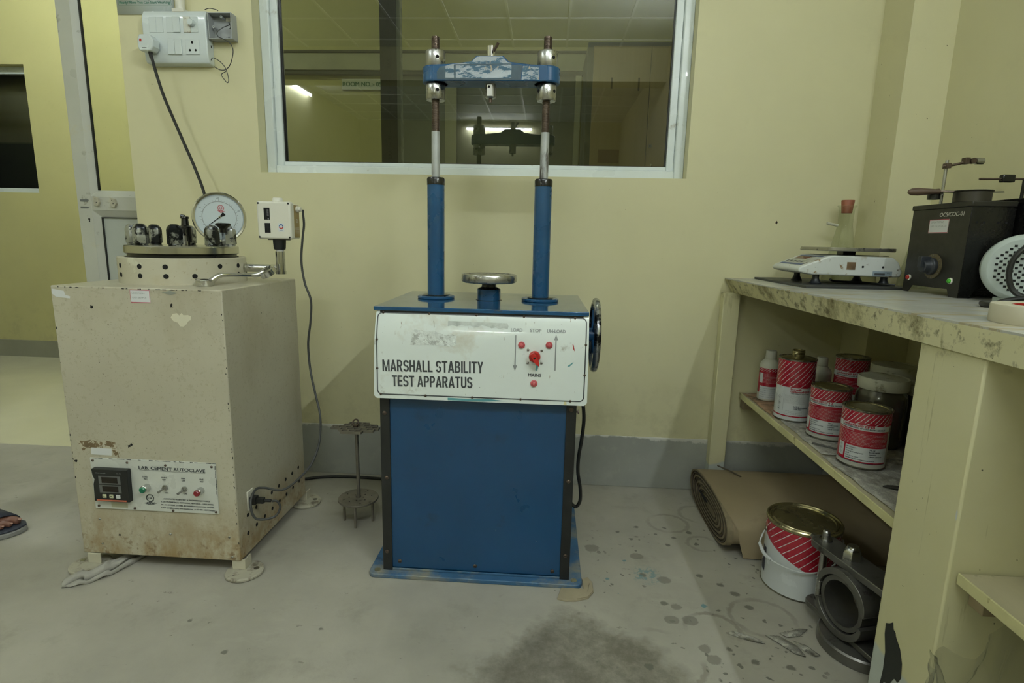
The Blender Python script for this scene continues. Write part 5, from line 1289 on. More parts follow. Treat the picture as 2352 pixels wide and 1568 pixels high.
b = MB(m_ivory); b.cyl((-1.390, -.0175, 1.800), (-1.390, -.0175, 3.14), .0165, n=24); b.box(-1.412, -1.368, -.036, -.0005, 1.800, 1.812)
tag(b.build('conduit_pipe'), 'cream conduit pipe rising from the white switch board', 'pipe')
pg = thing('plug', 'white three pin plug with a tiny red lamp in the switch board', 'plug', (-1.492, -.06, 1.66))
b = MB(m_swb); hexp = [(-1.516, 1.651), (-1.473, 1.651), (-1.462, 1.666), (-1.462, 1.690), (-1.475, 1.707), (-1.513, 1.707), (-1.521, 1.69), (-1.521, 1.665)]
b.prism(hexp, -.047, -.086, 'xz'); pb = b.build('plug_body', pg, bevel=.004, seg=3)
b = MB(m_red); b.box(-1.512, -1.504, -.0868, -.086, 1.682, 1.691); b.build('neon_lamp', pb)
b = MB(m_txt); b.quad(lambda u, v: (u, -.0863, v), -1.504, -1.487, 1.6595, 1.6615); b.build('mark', pb)
b = MB(m_cable); b.lathe([(.008, 0), (.006, -.012), (.005, -.02)][::1], (-1.488, -.066, 1.653), 14)
b.tube([(-1.488, -.066, 1.65), (-1.482, -.066, 1.62), (-1.472, -.064, 1.57), (-1.455, -.06, 1.50), (-1.425, -.06, 1.42), (-1.388, -.06, 1.325), (-1.350, -.065, 1.235), (-1.312, -.08, 1.14), (-1.285, -.11, 1.06), (-1.26, -.18, .93), (-1.22, -.235, .70), (-1.19, -.255, .40), (-1.16, -.255, .30)], .0055, 10, 8); b.build('plug_cable', pg)
# open grey junction box
m_gbox = mat('grey pvc box', (.33, .35, .35), .4, 0, .06, 6)
jb = thing('junction_box', 'open grey junction box with loose wires beside the white switch board', 'junction box', (-1.235, -.02, 1.70))
b = MB(m_gbox)
jx0, jx1, jz0, jz1, jd = -1.276, -1.186, 1.706, 1.796, .040
b.box(jx0, jx1, -.003, -.0005, jz0, jz1); b.box(jx0, jx0+.003, -jd, -.003, jz0, jz1); b.box(jx1-.003, jx1, -jd, -.003, jz0, jz1); b.box(jx0+.003, jx1-.003, -jd, -.003, jz0, jz0+.003); b.box(jx0+.003, jx1-.003, -jd, -.003, jz1-.003, jz1)
b.build('box_shell', jb, bevel=.0008)
for x, z in ((jx0+.014, 1.75), (jx1-.016, 1.75), (-1.23, 1.785), (-1.212, 1.715)):
    b = MB(m_gbox); b.lathe([(.0045, 0), (.0045, .026)], (x, -.003, z), 14, (0, -1, 0)); b.use(m_hole); b.lathe([(.0018, .0262), (.0018, .0264)], (x, -.003, z), 10, (0, -1, 0)); b.build('screw_boss', jb)
b = MB(m_ivory); b.box(-1.225, -1.198, -.006, -.003, 1.778, 1.790); b.build('cable_entry', jb)
b = MB(m_gcable)
b.tube([(-1.211, -.012, 1.772), (-1.206, -.02, 1.76), (-1.222, -.036, 1.745), (-1.238, -.048, 1.725), (-1.232, -.052, 1.709), (-1.215, -.050, 1.702), (-1.194, -.045, 1.690), (-1.186, -.04, 1.665), (-1.200, -.035, 1.625), (-1.222, -.03, 1.604), (-1.245, -.03, 1.601), (-1.268, -.03, 1.612)], .0016, 8, 8)
b.tube([(-1.276, -.035, 1.633), (-1.265, -.04, 1.64), (-1.24, -.04, 1.628), (-1.222, -.035, 1.605), (-1.216, -.03, 1.57), (-1.222, -.03, 1.556), (-1.238, -.03, 1.575), (-1.243, -.03, 1.585), (-1.232, -.03, 1.592), (-1.224, -.03, 1.596)], .0014, 8, 8)
b.tube([(-1.280, -.046, 1.802), (-1.262, -.048, 1.806), (-1.24, -.046, 1.803), (-1.231, -.0435, 1.799)], .0014, 8, 6)
tag(b.build('loose_wire'), 'thin grey wire dangling from the open junction box', 'wire')
# notice on the wall
nt = thing('wall_notice', 'white notice with green lettering at the top of the wall over the switch board', 'notice', (-1.54, -.002, 1.80))
b = MB(mat('glossy laminated paper', (.58, .64, .62), .25, 0, .03, 5, coat=.4)); b.quad(lambda u, v: (u, -.0022, v), -1.648, -1.424, 1.802, 2.12, 1, 1)
o = b.build('sheet', nt); sd = o.modifiers.new('t', 'SOLIDIFY'); sd.thickness = .0008; sd.offset = 1
m_gtxt = mat('green lettering', (.04, .18, .12), .4)
b = MB(m_gtxt); fN = lambda u, v: (u, -.0034, v)
b.text('Ready? Now You Can Start Working', fN, -1.636, 1.8395, .0088, .197, fat=.05)
b.stroke(fN, [(-1.640, 1.834), (-1.434, 1.834), (-1.434, 2.11), (-1.640, 2.11)], .0014, True); b.build('lettering', nt)
b = MB(mat('grey figure print', (.10, .14, .12), .5)); b.lathe([(.007, 0), (.007, .0002)], (-1.565, -.0033, 1.858), 16, (0, -1, 0)); b.lathe([(.007, 0), (.007, .0002)], (-1.520, -.0033, 1.858), 16, (0, -1, 0)); b.build('figure_print', nt)
# hole in the wall plaster
b = MB(m_brown); b.poly(lambda u, v: (u, -.0006, v), ragged(.861, 1.083, .0045, .006, 14, .3)); b.use(m_hole); b.poly(lambda u, v: (u, -.0009, v), ragged(.861, 1.083, .002, .0028, 10, .3)); o = b.build('wall_hole'); o['kind'] = 'structure'

# ================================================================== floor things
# specimen stand
m_rust = mat('dull rusty steel', (.22, .20, .165), .55, .5, .25, 14, dirt=[((.24, .22, .18), 30, .58, .68), ((.05, .04, .03), 40, .62, .7)])
sx_, sy_ = -.640, -.385
st = thing('specimen_stand', 'small rusty steel stand with a stepped grid top and three legs', 'stand', (sx_, sy_, 0))
b = MB(m_rust); b.lathe([(.069, .078), (.070, .080), (.070, .083), (.069, .085)], (sx_, sy_, 0), 48)
b.use(m_hole)
for i in range(12): a_ = i*2.4; r_ = .018+.0035*i; b.lathe([(.0024, 0), (.0024, .0004)], (sx_+r_*math.cos(a_), sy_+r_*math.sin(a_), .0852), 8)
b.build('round_plate', st)
for dx, dy in ((-.048, -.012), (.008, -.060), (.052, -.006)):
    b = MB(m_rust); b.cyl((sx_+dx, sy_+dy, 0), (sx_+dx, sy_+dy, .079), .0045, n=12); b.build('leg', st)
b = MB(m_rust); b.cyl((sx_+.002, sy_, .084), (sx_, sy_, .340), .0062, n=16); b.lathe([(.009, .085), (.009, .092)], (sx_, sy_, 0), 12); b.build('rod', st)
b = MB(m_rust)
zc = .338; cell = .0235
segs = {}
for i in range(-3, 4):
    for j in range(-2, 3):
        if abs(i)*.8+abs(j) > 3 or (i, j) in ((-3, 1), (3, -1), (-3, -1)): continue
        ox = .5 if j % 2 else 0
        for q in ((i+ox-.5, j-.5, i+ox, j-.5, 'h'), (i+ox, j-.5, i+ox+.5, j-.5, 'h'), (i+ox-.5, j+.5, i+ox, j+.5, 'h'), (i+ox, j+.5, i+ox+.5, j+.5, 'h'), (i+ox-.5, j-.5, i+ox-.5, j+.5, 'v'), (i+ox+.5, j-.5, i+ox+.5, j+.5, 'v')): segs[q] = 1
        if (i*2+j) % 3 == 0: segs[(i+ox-.5, j-.5, i+ox+.5, j+.5, 'f')] = 1
for n_, (xa, ya, xb, yb, k_) in enumerate(sorted(segs)):
    X0, X1, Y0, Y1 = sx_+xa*cell-.004, sx_+xb*cell-.004, sy_+ya*cell*.82, sy_+yb*cell*.82; jt = (n_ % 7)*.00006; w_ = .0022
    if k_ == 'h': b.box(X0, X1, Y0-w_, Y0+w_, zc, zc+.0085+jt)
    elif k_ == 'v': b.box(X0-w_, X0+w_, Y0+.0004, Y1-.0004, zc+.0003, zc+.0078+jt)
    else: b.box(X0+.002, X1-.002, Y0+.002, Y1-.002, zc+.0015, zc+.003+jt)
b.build('grid_top', st)
b = MB(m_thread); b.tube([V((sx_-.002, sy_, .362))+V((.010*math.cos(a_), .006*math.sin(a_), .010*math.sin(a_))) for a_ in [2*PI*k/14 for k in range(14)]], .003, 8, 1, True); b.lathe([(.007, .344), (.007, .354)], (sx_, sy_, 0), 12); b.build('lifting_ring', st)
# cables on the floor
b = MB(m_cable); b.tube([(-1.10, -.20, .0062), (-.98, -.10, .0062), (-.85, -.055, .0062), (-.67, -.055, .0062), (-.58, -.08, .0062), (-.45, -.13, .0062), (-.40, -.16, .0062)], .0058, 10, 8)
tag(b.build('floor_cable'), 'black cable lying on the floor along the grey skirting', 'cable')
b = MB(m_cable); b.tube([(.118, -.53, .552), (.127, -.53, .51), (.133, -.53, .455), (.129, -.53, .39), (.122, -.53, .33), (.122, -.53, .28), (.131, -.53, .23), (.133, -.53, .185), (.122, -.53, .163), (.108, -.53, .170), (.1005, -.528, .185)], .0056, 10, 8)
b.build('supply_cable', mm)
# cardboard under the machine
m_card = mat('crumpled brown cardboard', (.30, .26, .17), .8, 0, .15, 12, bump=(40, .5, .003))
b = MB(m_card); b.prism([(.062, -.775), (.085, -.782), (.115, -.779), (.150, -.765), (.168, -.735), (.168, -.690), (.155, -.665), (.139, -.675), (.139, -.7235), (.075, -.7235)], 0, .005, 'xy')
b.prism([(.118, -.776), (.150, -.763), (.166, -.735), (.166, -.695), (.158, -.700), (.150, -.74), (.13, -.758)], .0052, .0085, 'xy'); tag(b.build('cardboard_scrap', bevel=.001), 'flattened cardboard scrap tucked under the corner of the blue machine', 'cardboard')
# cloth rag under the autoclave foot
b = MB(mat('grey white rag', (.34, .33, .29), .9, 0, .15, 20, bump=(30, .8, .004)))
n = 18; vs = []; random.seed(4)
path = [V((-1.335, -.795, .006)), V((-1.30, -.755, .012)), V((-1.262, -.70, .014)), V((-1.225, -.63, .010))]
b.tube([(-1.345, -.832, .010), (-1.315, -.815, .015), (-1.285, -.785, .017), (-1.262, -.735, .016), (-1.240, -.66, .012), (-1.21, -.58, .008)], lambda k: .0075+.009*math.sin(PI*min(1, k*1.1+.1)), 10, 6)
b.tube([(-1.335, -.850, .006), (-1.295, -.83, .007), (-1.262, -.795, .008), (-1.238, -.74, .008), (-1.215, -.66, .007)], lambda k: .005+.004*math.sin(PI*k), 8, 6)
for i_, p in enumerate(b.v):
    x, y, z = p; w_ = .0045*math.sin(95*x+60*y)+.003*math.sin(210*x-150*y+2)+.002*math.sin(400*z+90*x)
    b.v[i_] = (x+w_*.8, y+w_, max(.0005, z*.82+w_*.9))
tag(b.build('cloth_rag', angle=60), 'dusty grey rag lying by the front left foot of the cream cabinet', 'rag')
# cardboard roll
t = NT('brown corrugated cardboard'); c = t.mix(t.ramp(t.noise(2.5, 5), .3, .7), (.27, .215, .13), (.33, .265, .165)); c = t.mix(t.ramp(t.noise(9, 6, .7), .62, .74, 0, .5), c, (.19, .145, .09))
wv = t.n.new('ShaderNodeTexWave'); wv.inputs['Scale'].default_value = 60; wv.bands_direction = 'X'; t.lk(t.co, wv.inputs[0]); t.bump(wv.outputs[1], .05, .001); m_roll = t.fin(c, .75)
cr = thing('cardboard_roll', 'flattened roll of brown corrugated cardboard on the floor under the bench', 'cardboard', (.87, -.285, 0))
def oval(c0, a, h, tilt=0.):
    """flattened loop round centre (y, z)"""
    out = []
    for k in range(40):
        th = 2*PI*k/40; y = a*math.copysign(abs(math.cos(th))**.8, math.cos(th)); z = h*math.copysign(abs(math.sin(th))**.8, math.sin(th)); out.append((c0[0]+y, max(.002, c0[1]+z)))
    return out
b = MB(m_roll); x0r, x1r = .605, 1.14
for k, (a, h) in enumerate(((.235, .075),)):
    b.prism(oval((-.285, .077), a-.01, h-.004), x0r+.012, x1r, 'yz', True)
vs = []; fs = []; N = 0
pts = oval((-.285, .077), .232, .0755)[::1]
outer = pts[-12:]+pts[:30]     # outer sheet: over the top, ends as a flap on the floor in front
loop = [(p[0], p[1]) for p in oval((-.285, .077), .230, .0765)]
arc_ = [loop[k % 40] for k in range(0, 20)]+[(-.513, .055), (-.514, .03), (-.515, .004)]
xe = [x0r+.006+(.055*max(0, (k-12)/10)**1.5) for k in range(len(arc_))]
for k, (y, z) in enumerate(arc_): vs += [(xe[k], y, z), (x1r+.004, y, z)]
b.add(vs, [(2*k, 2*k+1, 2*k+3, 2*k+2) for k in range(len(arc_)-1)], True)
b.build('outer_sheet', cr, angle=60)
m_edge = mat('corrugated layers', (.22, .18, .11), .85, 0, .2, 40)
m_edged = mat('dark layer gaps', (.10, .08, .055), .9)
b = MB(m_edge); b.poly(lambda u, v: (x0r+.0115, u, v), oval((-.285, .077), .228, .0735))
for k in range(11):
    a_, h_ = .232-.0175*k, .0755-.0064*k
    if h_ < .008: break
    b.use(m_edge if k % 2 == 0 else m_edged); xx = x0r+.003+.0006*k
    lp = oval((-.285-.002*k, .077-.0008*k), a_, h_); w_ = .0055 if k % 2 == 0 else .003
    li = oval((-.285-.002*k, .077-.0008*k), a_-w_*1.6, max(.002, h_-w_))
    m = len(lp); b.add([(xx, *p) for p in lp]+[(xx, *p) for p in li]+[(xx+.02, *p) for p in lp], [(i, (i+1) % m, m+(i+1) % m, m+i) for i in range(m)]+[(i, 2*m+i, 2*m+(i+1) % m, (i+1) % m) for i in range(m)])
b.use(m_hole); b.poly(lambda u, v: (x0r+.0015, u, v), ragged(-.235, .083, .055, .008, 18, .3)); b.build('layered_end', cr, angle=60)
b = MB(m_edged); b.tube([(.695, -.10, .148), (.725, -.17, .1545), (.745, -.215, .1555)], .0025, 6, 4); b.build('torn_seam', cr)
# pail with wire handle
pl_ = thing('paint_pail', 'white and red striped pail with a gold lid and wire handle on the floor', 'pail', (.79, -.622, 0))
cx, cy, r = .787, -.622, .100
b = MB(m_canwht); b.lathe([(r-.003, 0), (r, .004), (r, .19)], (cx, cy, 0), 64); pbd = b.build('pail_body', pl_)
b = MB(m_gold); b.lathe([(r, .186), (r+.0025, .189), (r+.0025, .195), (r, .198), (r-.004, .198), (r-.007, .193), (r-.010, .193), (r-.013, .197), (r-.016, .197), (r-.018, .193), (.0005, .193)], (cx, cy, 0), 72); b.build('lid', pl_)
b = MB(m_tin); b.lathe([(r-.002, 0), (r+.0015, .0005), (r+.0015, .004), (r, .0045)], (cx, cy, 0), 56, cap0=False, cap1=False); b.build('base_rim', pl_)
a0 = toward(cx, cy); f = lambda e: wrapfn(cx, cy, r, e, a0)
def lowf(u): return .088 if u > .02 else min(.165, .088+(.02-u)*.42)
b = MB(m_canred); n = 64; vs = []
for i in range(n+1):
    u = -.19+.44*i/n; low = lowf(u)
    vs += [f(.0003)(u, low), f(.0003)(u, .187)]
b.add(vs, [(2*i, 2*i+2, 2*i+3, 2*i+1) for i in range(n)])
b.use(m_stripe)
u = -.30
while u < .24:
    pts = []
    for k in range(13):
        v = .088+.098*k/12; uu = u+(v-.088)/.95; lw = lowf(uu)
        if -.19 <= uu <= .25 and v > lw: pts.append((uu, v))
    if len(pts) > 1: b.stroke(f(.0006), pts, .0019)
    u += .0245
b.use(m_navy); b.quad(f(.0004), -.135, -.108, .035, .105, 6, 1); b.use(m_stripe); b.stroke(f(.0008), [(-.135+.0, .06), (-.128, .066), (-.122, .075), (-.121, .085)], .003)
b.build('label', pbd)
b = MB(m_canwht); e1 = V(f(.003)(-.118, .158)); e2 = V(f(.003)(.165, .158))
b.tube([e1, V(f(.010)(-.125, .135)), V(f(.022)(-.105, .112)), V(f(.022)(-.06, .098)), V(f(.012)(0, .092)), V(f(.006)(.05, .097)), V(f(.005)(.10, .115)), V(f(.005)(.145, .145)), e2], .0022, 8, 8); hd = b.build('bail_handle', pl_)
b = MB(m_canwht); b.tube([V(f(.022)(-.110, .118)), V(f(.0235)(-.085, .104)), V(f(.022)(-.062, .0985))], .0048, 8, 4); b.build('grip', hd)
b = MB(m_tin); b.lathe([(.007, 0), (.006, .003)], e1-V((0, 0, 0)), 14, (math.cos(a0-.118/r), math.sin(a0-.118/r), 0)); b.build('handle_lug', pl_)
pl_.scale = (1, 1, 1.07); pl_.location.y -= .006; pl_.location.x -= .002

# split ring testing head in grey steel
m_gun = mat('dull grey machined steel', (.17, .165, .15), .36, .75, .2, 9, dirt=[((.07, .06, .05), 20, .58, .68), ((.26, .24, .20), 30, .66, .72)])
bh = thing('breaking_head', 'heavy grey steel split ring test mould with a bar and bolts on the floor', 'mould', (.84, -.88, 0))
axd = V((.965, .26, 0)).normalized(); HC = V((.762, -.900, .124)); side = V((0, 0, 1)).cross(axd)
def Fh(u, v, w): return HC+side*u+V((0, 0, v))+axd*w     # u sideways, v up, w along the ring axis
b = MB(m_gun); b.lathe([(.066, 0), (.066, .085), (.055, .085), (.055, 0), (.066, 0)], HC, 56, axd, cap0=False, cap1=False); b.build('inner_ring', bh)
def jaw(a0_, a1_, ri, ro, w0, w1, nm, n=30):
    b = MB(m_gun); vs = []
    for i in range(n+1):
        a = R(a0_+(a1_-a0_)*i/n); k = 1-.55*abs(2*i/n-1)**4
        for rr, w in ((ri, w0), (ri+(ro-ri)*k, w0), (ri+(ro-ri)*k, w1), (ri, w1)): vs.append(Fh(rr*math.cos(a), rr*math.sin(a), w))
    fs = [(4*i+q, 4*i+(q+1) % 4, 4*i+4+(q+1) % 4, 4*i+4+q) for i in range(n) for q in range(4)]+[(0, 1, 2, 3), (4*n+3, 4*n+2, 4*n+1, 4*n)]
    b.add(vs, fs, True); b.build(nm, bh, bevel=.001)
jaw(14, 170, .069, .086, -.008, .095, 'upper_jaw'); jaw(196, 340, .069, .086, -.008, .095, 'lower_jaw')
b = MB(m_gun)
def obox(b, u0, u1, v0, v1, w0, w1): b.add([tuple(Fh(u, v, w)) for w in (w0, w1) for v in (v0, v1) for u in (u0, u1)], [(0, 2, 3, 1), (4, 5, 7, 6), (0, 1, 5, 4), (2, 6, 7, 3), (0, 4, 6, 2), (1, 3, 7, 5)])
# top bar with rounded end
bar = []
for k in range(9): a = R(90+180*k/8); bar.append((.118+.028*math.cos(a)*-1, .044+.034*math.sin(a)))
bar = [(.118+.030*math.sin(R(180*k/8)), .044+.036*math.cos(R(180*k/8))) for k in range(9)]+[(-.135, .008), (-.135, .080)]
vs = [tuple(Fh(u, v, w)) for v in (.083, .101) for (u, w) in bar]; m = len(bar)
b.add(vs, [tuple(range(m)), tuple(range(m, 2*m))[::-1]]+[(i, i+m, (i+1) % m+m, (i+1) % m) for i in range(m)]); b.build('top_bar', bh, bevel=.002)
b = MB(m_gun)
vs = [tuple(Fh(u, v, w)) for v in (-.089, -.075) for (u, w) in [(q[0]*.96, q[1]) for q in bar]]; b.add(vs, [tuple(range(m)), tuple(range(m, 2*m))[::-1]]+[(i, i+m, (i+1) % m+m, (i+1) % m) for i in range(m)]); b.build('lower_bar', bh, bevel=.002)
for u in (.118, -.112):
    b = MB(m_steel); b.cyl(Fh(u, -.076, .044), Fh(u, .084, .044), .0095, n=20); b.build('guide_rod', bh)
b = MB(m_steel); b.lathe([(.016, 0), (.016, .004), (.0095, .005), (.0095, .024), (.006, .028)], Fh(.118, .101, .044), 28); b.build('pin_bolt', bh)
b = MB(m_steel); b.lathe([(.022, 0), (.022, .016), (.013, .032), (.011, .033)], Fh(.03, .101, .044), 6); b.lathe([(.014, .028), (.0125, .034), (.007, .034)], Fh(.03, .101, .044), 24); b.build('dome_bolt', bh)
b = MB(m_steel); b.lathe([(.0085, 0), (.0085, .01)], Fh(.150, .090, .040), 6, side); b.build('side_nut', bh)
b = MB(m_gun); bc = Fh(0, 0, .05); b.lathe([(.098, 0), (.100, .002), (.100, .026), (.096, .030), (.07, .0345)], (bc.x+.018, bc.y-.008, 0), 56); b.build('base_disc', bh)
# torn paper scraps
m_scrap = paper_mat('printed paper scrap', (.42, .41, .35), (.10, .10, .10), 1.3)
for pts, lab in (([(.500, -.872), (.520, -.866), (.545, -.872), (.575, -.892), (.590, -.905), (.560, -.902), (.530, -.888)], 'narrow torn newspaper strip on the floor left of the other scraps'),
                 ([(.600, -.872), (.635, -.875), (.668, -.905), (.672, -.945), (.650, -.935), (.625, -.905)], 'torn triangular newspaper scrap on the floor'),
                 ([(.640, -.860), (.660, -.858), (.70, -.838), (.722, -.842), (.69, -.868), (.655, -.878)], 'torn newspaper scrap nearest the grey steel mould'),
                 ([(.665, -.885), (.690, -.905), (.712, -.935), (.695, -.942), (.676, -.92)], 'small torn newspaper scrap between two others on the floor')):
    b = MB(m_scrap); n_ = len(pts); b.add([(x, y, .0012+.003*(i % 2)) for i, (x, y) in enumerate(pts)], [tuple(range(n_))]); o = b.build('paper_scrap'); sd = o.modifiers.new('t', 'SOLIDIFY'); sd.thickness = .0005; tag(o, lab, 'paper')

# corridor cupboard and room sign
t = NT('tan laminate'); c = t.mix(t.ramp(t.noise(9, 6, .6, t.mapping((6, 1, .35))), .3, .7), (.40, .30, .17), (.48, .37, .22)); m_lam = t.fin(t.mix(.35, c, (.75, .60, .38)), .4)
cb = thing('cupboard', 'tall tan two door cupboard with dark edges beyond the window', 'cupboard', (.5, 1.15, 0))
b = MB(m_mull); b.box(.186, 1.02, 1.0, 1.45, 0, 2.035); b.build('carcass', cb, bevel=.002)
for x0, x1, hx, hz_ in ((.217, .516, .487, 1.36), (.520, .99, .548, 1.40)):
    b = MB(m_lam); b.box(x0, x1, .985, 1.0, .05, 2.012); dr = b.build('door', cb, bevel=.001)
    b = MB(m_chrome); b.tube([(hx, .984, hz_+.01), (hx, .965, hz_), (hx, .965, hz_-.12), (hx, .984, hz_-.13)], .005, 8, 3); b.build('handle', dr)
    if x0 < .3:
        b = MB(m_edged)
        for x, z0, z1 in ((.312, 1.80, 1.855), (.455, 1.79, 1.855)): b.box(x, x+.009, .9842, .985, z0, z1)
        b.use(mat('pinkish label stain', (.30, .20, .14), .6)); b.box(.262, .375, .9843, .985, 1.42, 1.49); b.build('marks', dr)
    else:
        b = MB(m_steel); b.lathe([(.010, 0), (.010, .004)], (.538, .985, 1.51), 20, (0, -1, 0)); b.use(m_hole); b.lathe([(.004, .004), (.004, .0045)], (.538, .985, 1.51), 12, (0, -1, 0)); b.build('lock', dr)
sg = thing('room_sign', 'white room number sign on the corridor wall seen through the window', 'sign', (-1.30, 1.88, 2.01))
b = MB(mat('bright white sign', (.75, .78, .70), .4)); b.box(-1.468, -1.09, 1.876, 1.8885, 2.006, 2.076); pp_ = b.build('sign_plate', sg)
b = MB(m_gtxt); b.text('ROOM NO.:- 05', lambda u, v: (u, 1.8755, v), -1.462, 2.028, .028, .275, fat=.06); b.build('lettering', sg)

# ---- a bystander's sandalled foot at the left edge
m_skin = mat('brown skin', (.17, .075, .05), .45, 0, .08, 12)
m_sand = mat('navy sandal leather', (.022, .026, .042), .55, 0, .15, 20)
m_sole = mat('grey rubber sole', (.22, .22, .21), .6, 0, .1, 20)
m_jean = mat('dark trouser cloth', (.03, .035, .05), .85, 0, .15, 20, bump=(150, .4, .002))
pe = thing('person', 'person standing beside the cream cabinet, foot in an open navy sandal', 'person', (-1.86, -.585, 0), R(-12))
def skin(pts, edges, rad, name, parent, m_, sub=2):
    me = bpy.data.meshes.new(name); me.from_pydata(pts, edges, []); me.materials.append(m_)
    o = bpy.data.objects.new(name, me); C.objects.link(o); o.parent = parent
    sk = o.modifiers.new('skin', 'SKIN'); me.skin_vertices if False else None
    if not me.skin_vertices:
        bpy.context.view_layer.update()
    L = me.skin_vertices[0].data
    for i, r_ in enumerate(rad): L[i].radius = r_ if isinstance(r_, tuple) else (r_, r_)
    L[0].use_root = True; sk.use_smooth_shade = True
    s_ = o.modifiers.new('sub', 'SUBSURF'); s_.levels = sub; s_.render_levels = sub
    return o
fp_ = [(-.095, 0, .46), (-.098, 0, .30), (-.10, 0, .16), (-.095, 0, .085), (-.045, 0, .066), (.01, .002, .050), (.055, .004, .040), (-.125, 0, .042)]
fe = [(0, 1), (1, 2), (2, 3), (3, 4), (4, 5), (5, 6), (3, 7)]
fr_ = [.058, .056, .040, .036, (.034, .030), (.038, .022), (.040, .016), .028]
toes = [((.092, .034, .036), (.122, .034, .034), .0135), ((.095, .010, .034), (.120, .011, .032), .0095), ((.092, -.009, .033), (.112, -.009, .031), .009), ((.085, -.026, .032), (.102, -.027, .030), .0085), ((.076, -.041, .031), (.090, -.042, .029), .008)]
for q0, q1, r_ in toes:
    i = len(fp_); fp_ += [q0, q1]; fe += [(6, i), (i, i+1)]; fr_ += [r_, r_*.9]
sk_ok = True
me = bpy.data.meshes.new('body'); me.from_pydata(fp_, fe, []); me.materials.append(m_skin)
foot = bpy.data.objects.new('body', me); C.objects.link(foot); foot.parent = pe
sk = foot.modifiers.new('skin', 'SKIN'); sk.use_smooth_shade = True
if not len(me.skin_vertices):
    bpy.context.view_layer.objects.active = foot; bpy.context.view_layer.update()
if len(me.skin_vertices):
    for i, r_ in enumerate(fr_): me.skin_vertices[0].data[i].radius = r_ if isinstance(r_, tuple) else (r_, r_)
    me.skin_vertices[0].data[0].use_root = True
sd = foot.modifiers.new('sub', 'SUBSURF'); sd.levels = 2; sd.render_levels = 2
b = MB(mat('toenail', (.28, .15, .11), .35))
for q0, q1, r_ in toes: b.lathe([(r_*.42, 0), (r_*.32, .001)], (q1[0]+r_*.35, q1[1], q1[2]+r_*.72), 12, (.35, 0, 1))
b.build('toenails', foot, world=False)
so_ = [(-.150, -.02), (-.14, -.036), (-.10, -.042), (-.02, -.044), (.05, -.058), (.085, -.060), (.115, -.048), (.138, -.015), (.146, .015), (.140, .045), (.115, .060), (.06, .058), (-.02, .042), (-.10, .040), (-.14, .030), (-.150, .010)]
b = MB(m_sole); b.prism(so_, 0, .018, 'xy'); b.build('sandal_sole', pe, bevel=.004, world=False)
b = MB(m_sand); b.prism([(x*.985, y*.98) for x, y in so_], .018, .024, 'xy'); b.build('sandal_footbed', pe, bevel=.002, world=False)
b = MB(m_sand); n = 12; vs = []
for i in range(n+1):
    a = PI*i/n
    for x, k in ((-.03, 1.0), (.010, 1.0), (.052, .92), (.082, .80)):
        w_ = .052 if x < .03 else .059; hh = (.068 if x < -.0 else .060 if x < .02 else .046 if x < .06 else .038)
        vs.append((x+.012*math.cos(a)*.8, w_*math.cos(a), .020+hh*math.sin(a)**.7))
b.add(vs, [(4*i+q, 4*i+q+1, 4*i+q+5, 4*i+q+4) for i in range(n) for q in range(3)], True); o = b.build('sandal_strap', pe, world=False); sd = o.modifiers.new('t', 'SOLIDIFY'); sd.thickness = .004; sd.offset = 1
b = MB(m_jean); b.lathe([(.062, .12), (.066, .16), (.070, .32), (.076, .50)], (-.098, 0, 0), 28, cap0=False); b.build('trouser_leg', pe, world=False)

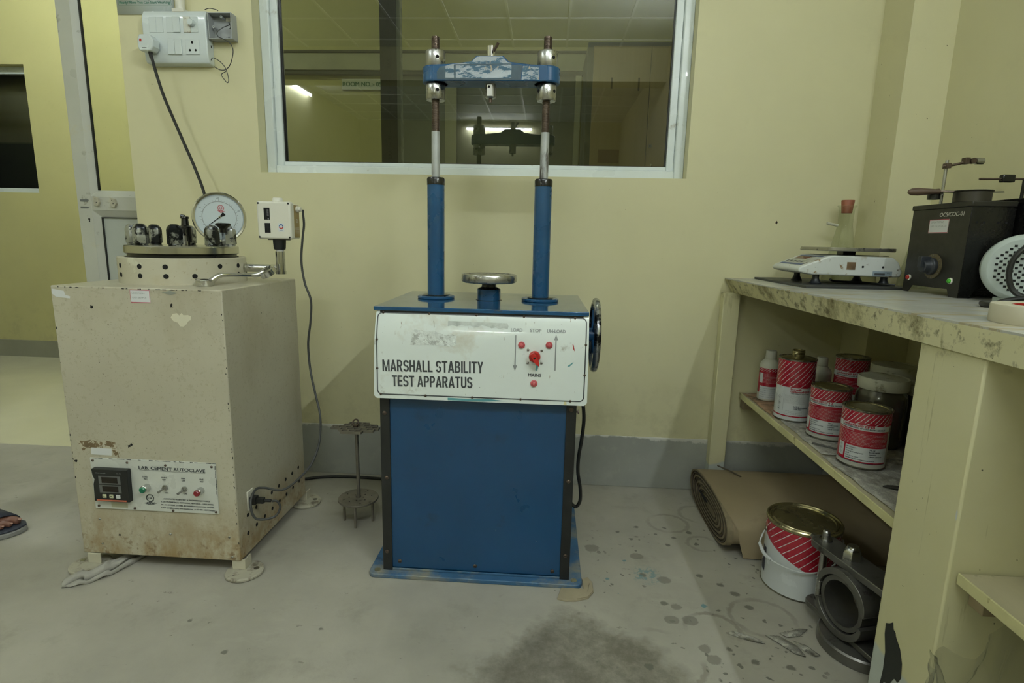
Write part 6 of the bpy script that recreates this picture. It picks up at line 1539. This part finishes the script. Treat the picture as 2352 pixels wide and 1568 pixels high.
# crumpled clear plastic bag by the bench support
m_film = NT('clear plastic film'); m_film.n.remove(m_film.b)
tr = m_film.n.new('ShaderNodeBsdfTransparent'); tr.inputs[0].default_value = (.965, .97, .955, 1)
gl_ = m_film.n.new('ShaderNodeBsdfGlossy'); gl_.inputs['Roughness'].default_value = .12
df = m_film.n.new('ShaderNodeBsdfTranslucent'); df.inputs[0].default_value = (.8, .8, .75, 1)
mx = m_film.n.new('ShaderNodeMixShader'); mx.inputs[0].default_value = .07; m_film.lk(tr.outputs[0], mx.inputs[1]); m_film.lk(df.outputs[0], mx.inputs[2])
fr = m_film.n.new('ShaderNodeLayerWeight'); fr.inputs[0].default_value = .12
mx2 = m_film.n.new('ShaderNodeMixShader'); m_film.lk(fr.outputs['Facing'], mx2.inputs[0]); m_film.lk(mx.outputs[0], mx2.inputs[1]); m_film.lk(gl_.outputs[0], mx2.inputs[2])
m_film.lk(mx2.outputs[0], m_film.n['Material Output'].inputs[0])
b = MB(m_film.m); random.seed(9); nu, nv = 120, 40; vs = []
ph = [random.random()*6 for _ in range(8)]
for j in range(nv+1):
    v = j/nv
    for i in range(nu+1):
        a = 2*PI*i/nu
        w_ = 1+.10*math.sin(3*a+ph[0]+v*2)+.07*math.sin(7*a+ph[1]-v*5)+.035*math.sin(13*a+ph[2]+v*9)+.014*math.sin(29*a+ph[5]+v*23)+.008*math.sin(47*a-v*31+ph[6])
        rad = (.84+.16*v)*w_
        x = .835+.200*rad*math.cos(a); y = -1.405+.130*rad*math.sin(a)
        z = .003+v*(.345+.022*math.sin(2*a+ph[3])+.02*math.sin(5*a+ph[4])+.008*math.sin(17*a))
        z = .003+(z-.003)*(1-.75*max(0, x-.70))
        vs.append((x, y, z))
b.add(vs, [(j*(nu+1)+i, j*(nu+1)+i+1, (j+1)*(nu+1)+i+1, (j+1)*(nu+1)+i) for j in range(nv) for i in range(nu)], True)
tag(b.build('plastic_bag', angle=80), 'open crumpled clear plastic bag standing by the yellow bench support', 'bag')

# repeats share a group
GROUPS = {'paint_can': 'red and white epoxy tins on the shelf', 'storage_jar': 'white lidded jars on the shelf', 'plastic_bottle': 'white capped bottles on the shelf',
          'conical_flask': 'conical flasks on the bench', 'shelf_board': 'plywood shelves in the masonry bench', 'newspaper_sheet': 'old paper sheets lining the shelf',
          'paper_scrap': 'torn paper scraps on the floor', 'tube_lamp': 'white tube lights'}
for o in S.objects:
    k = o.name.split('.')[0]
    if o.parent is None and k in GROUPS: o['group'] = GROUPS[k]
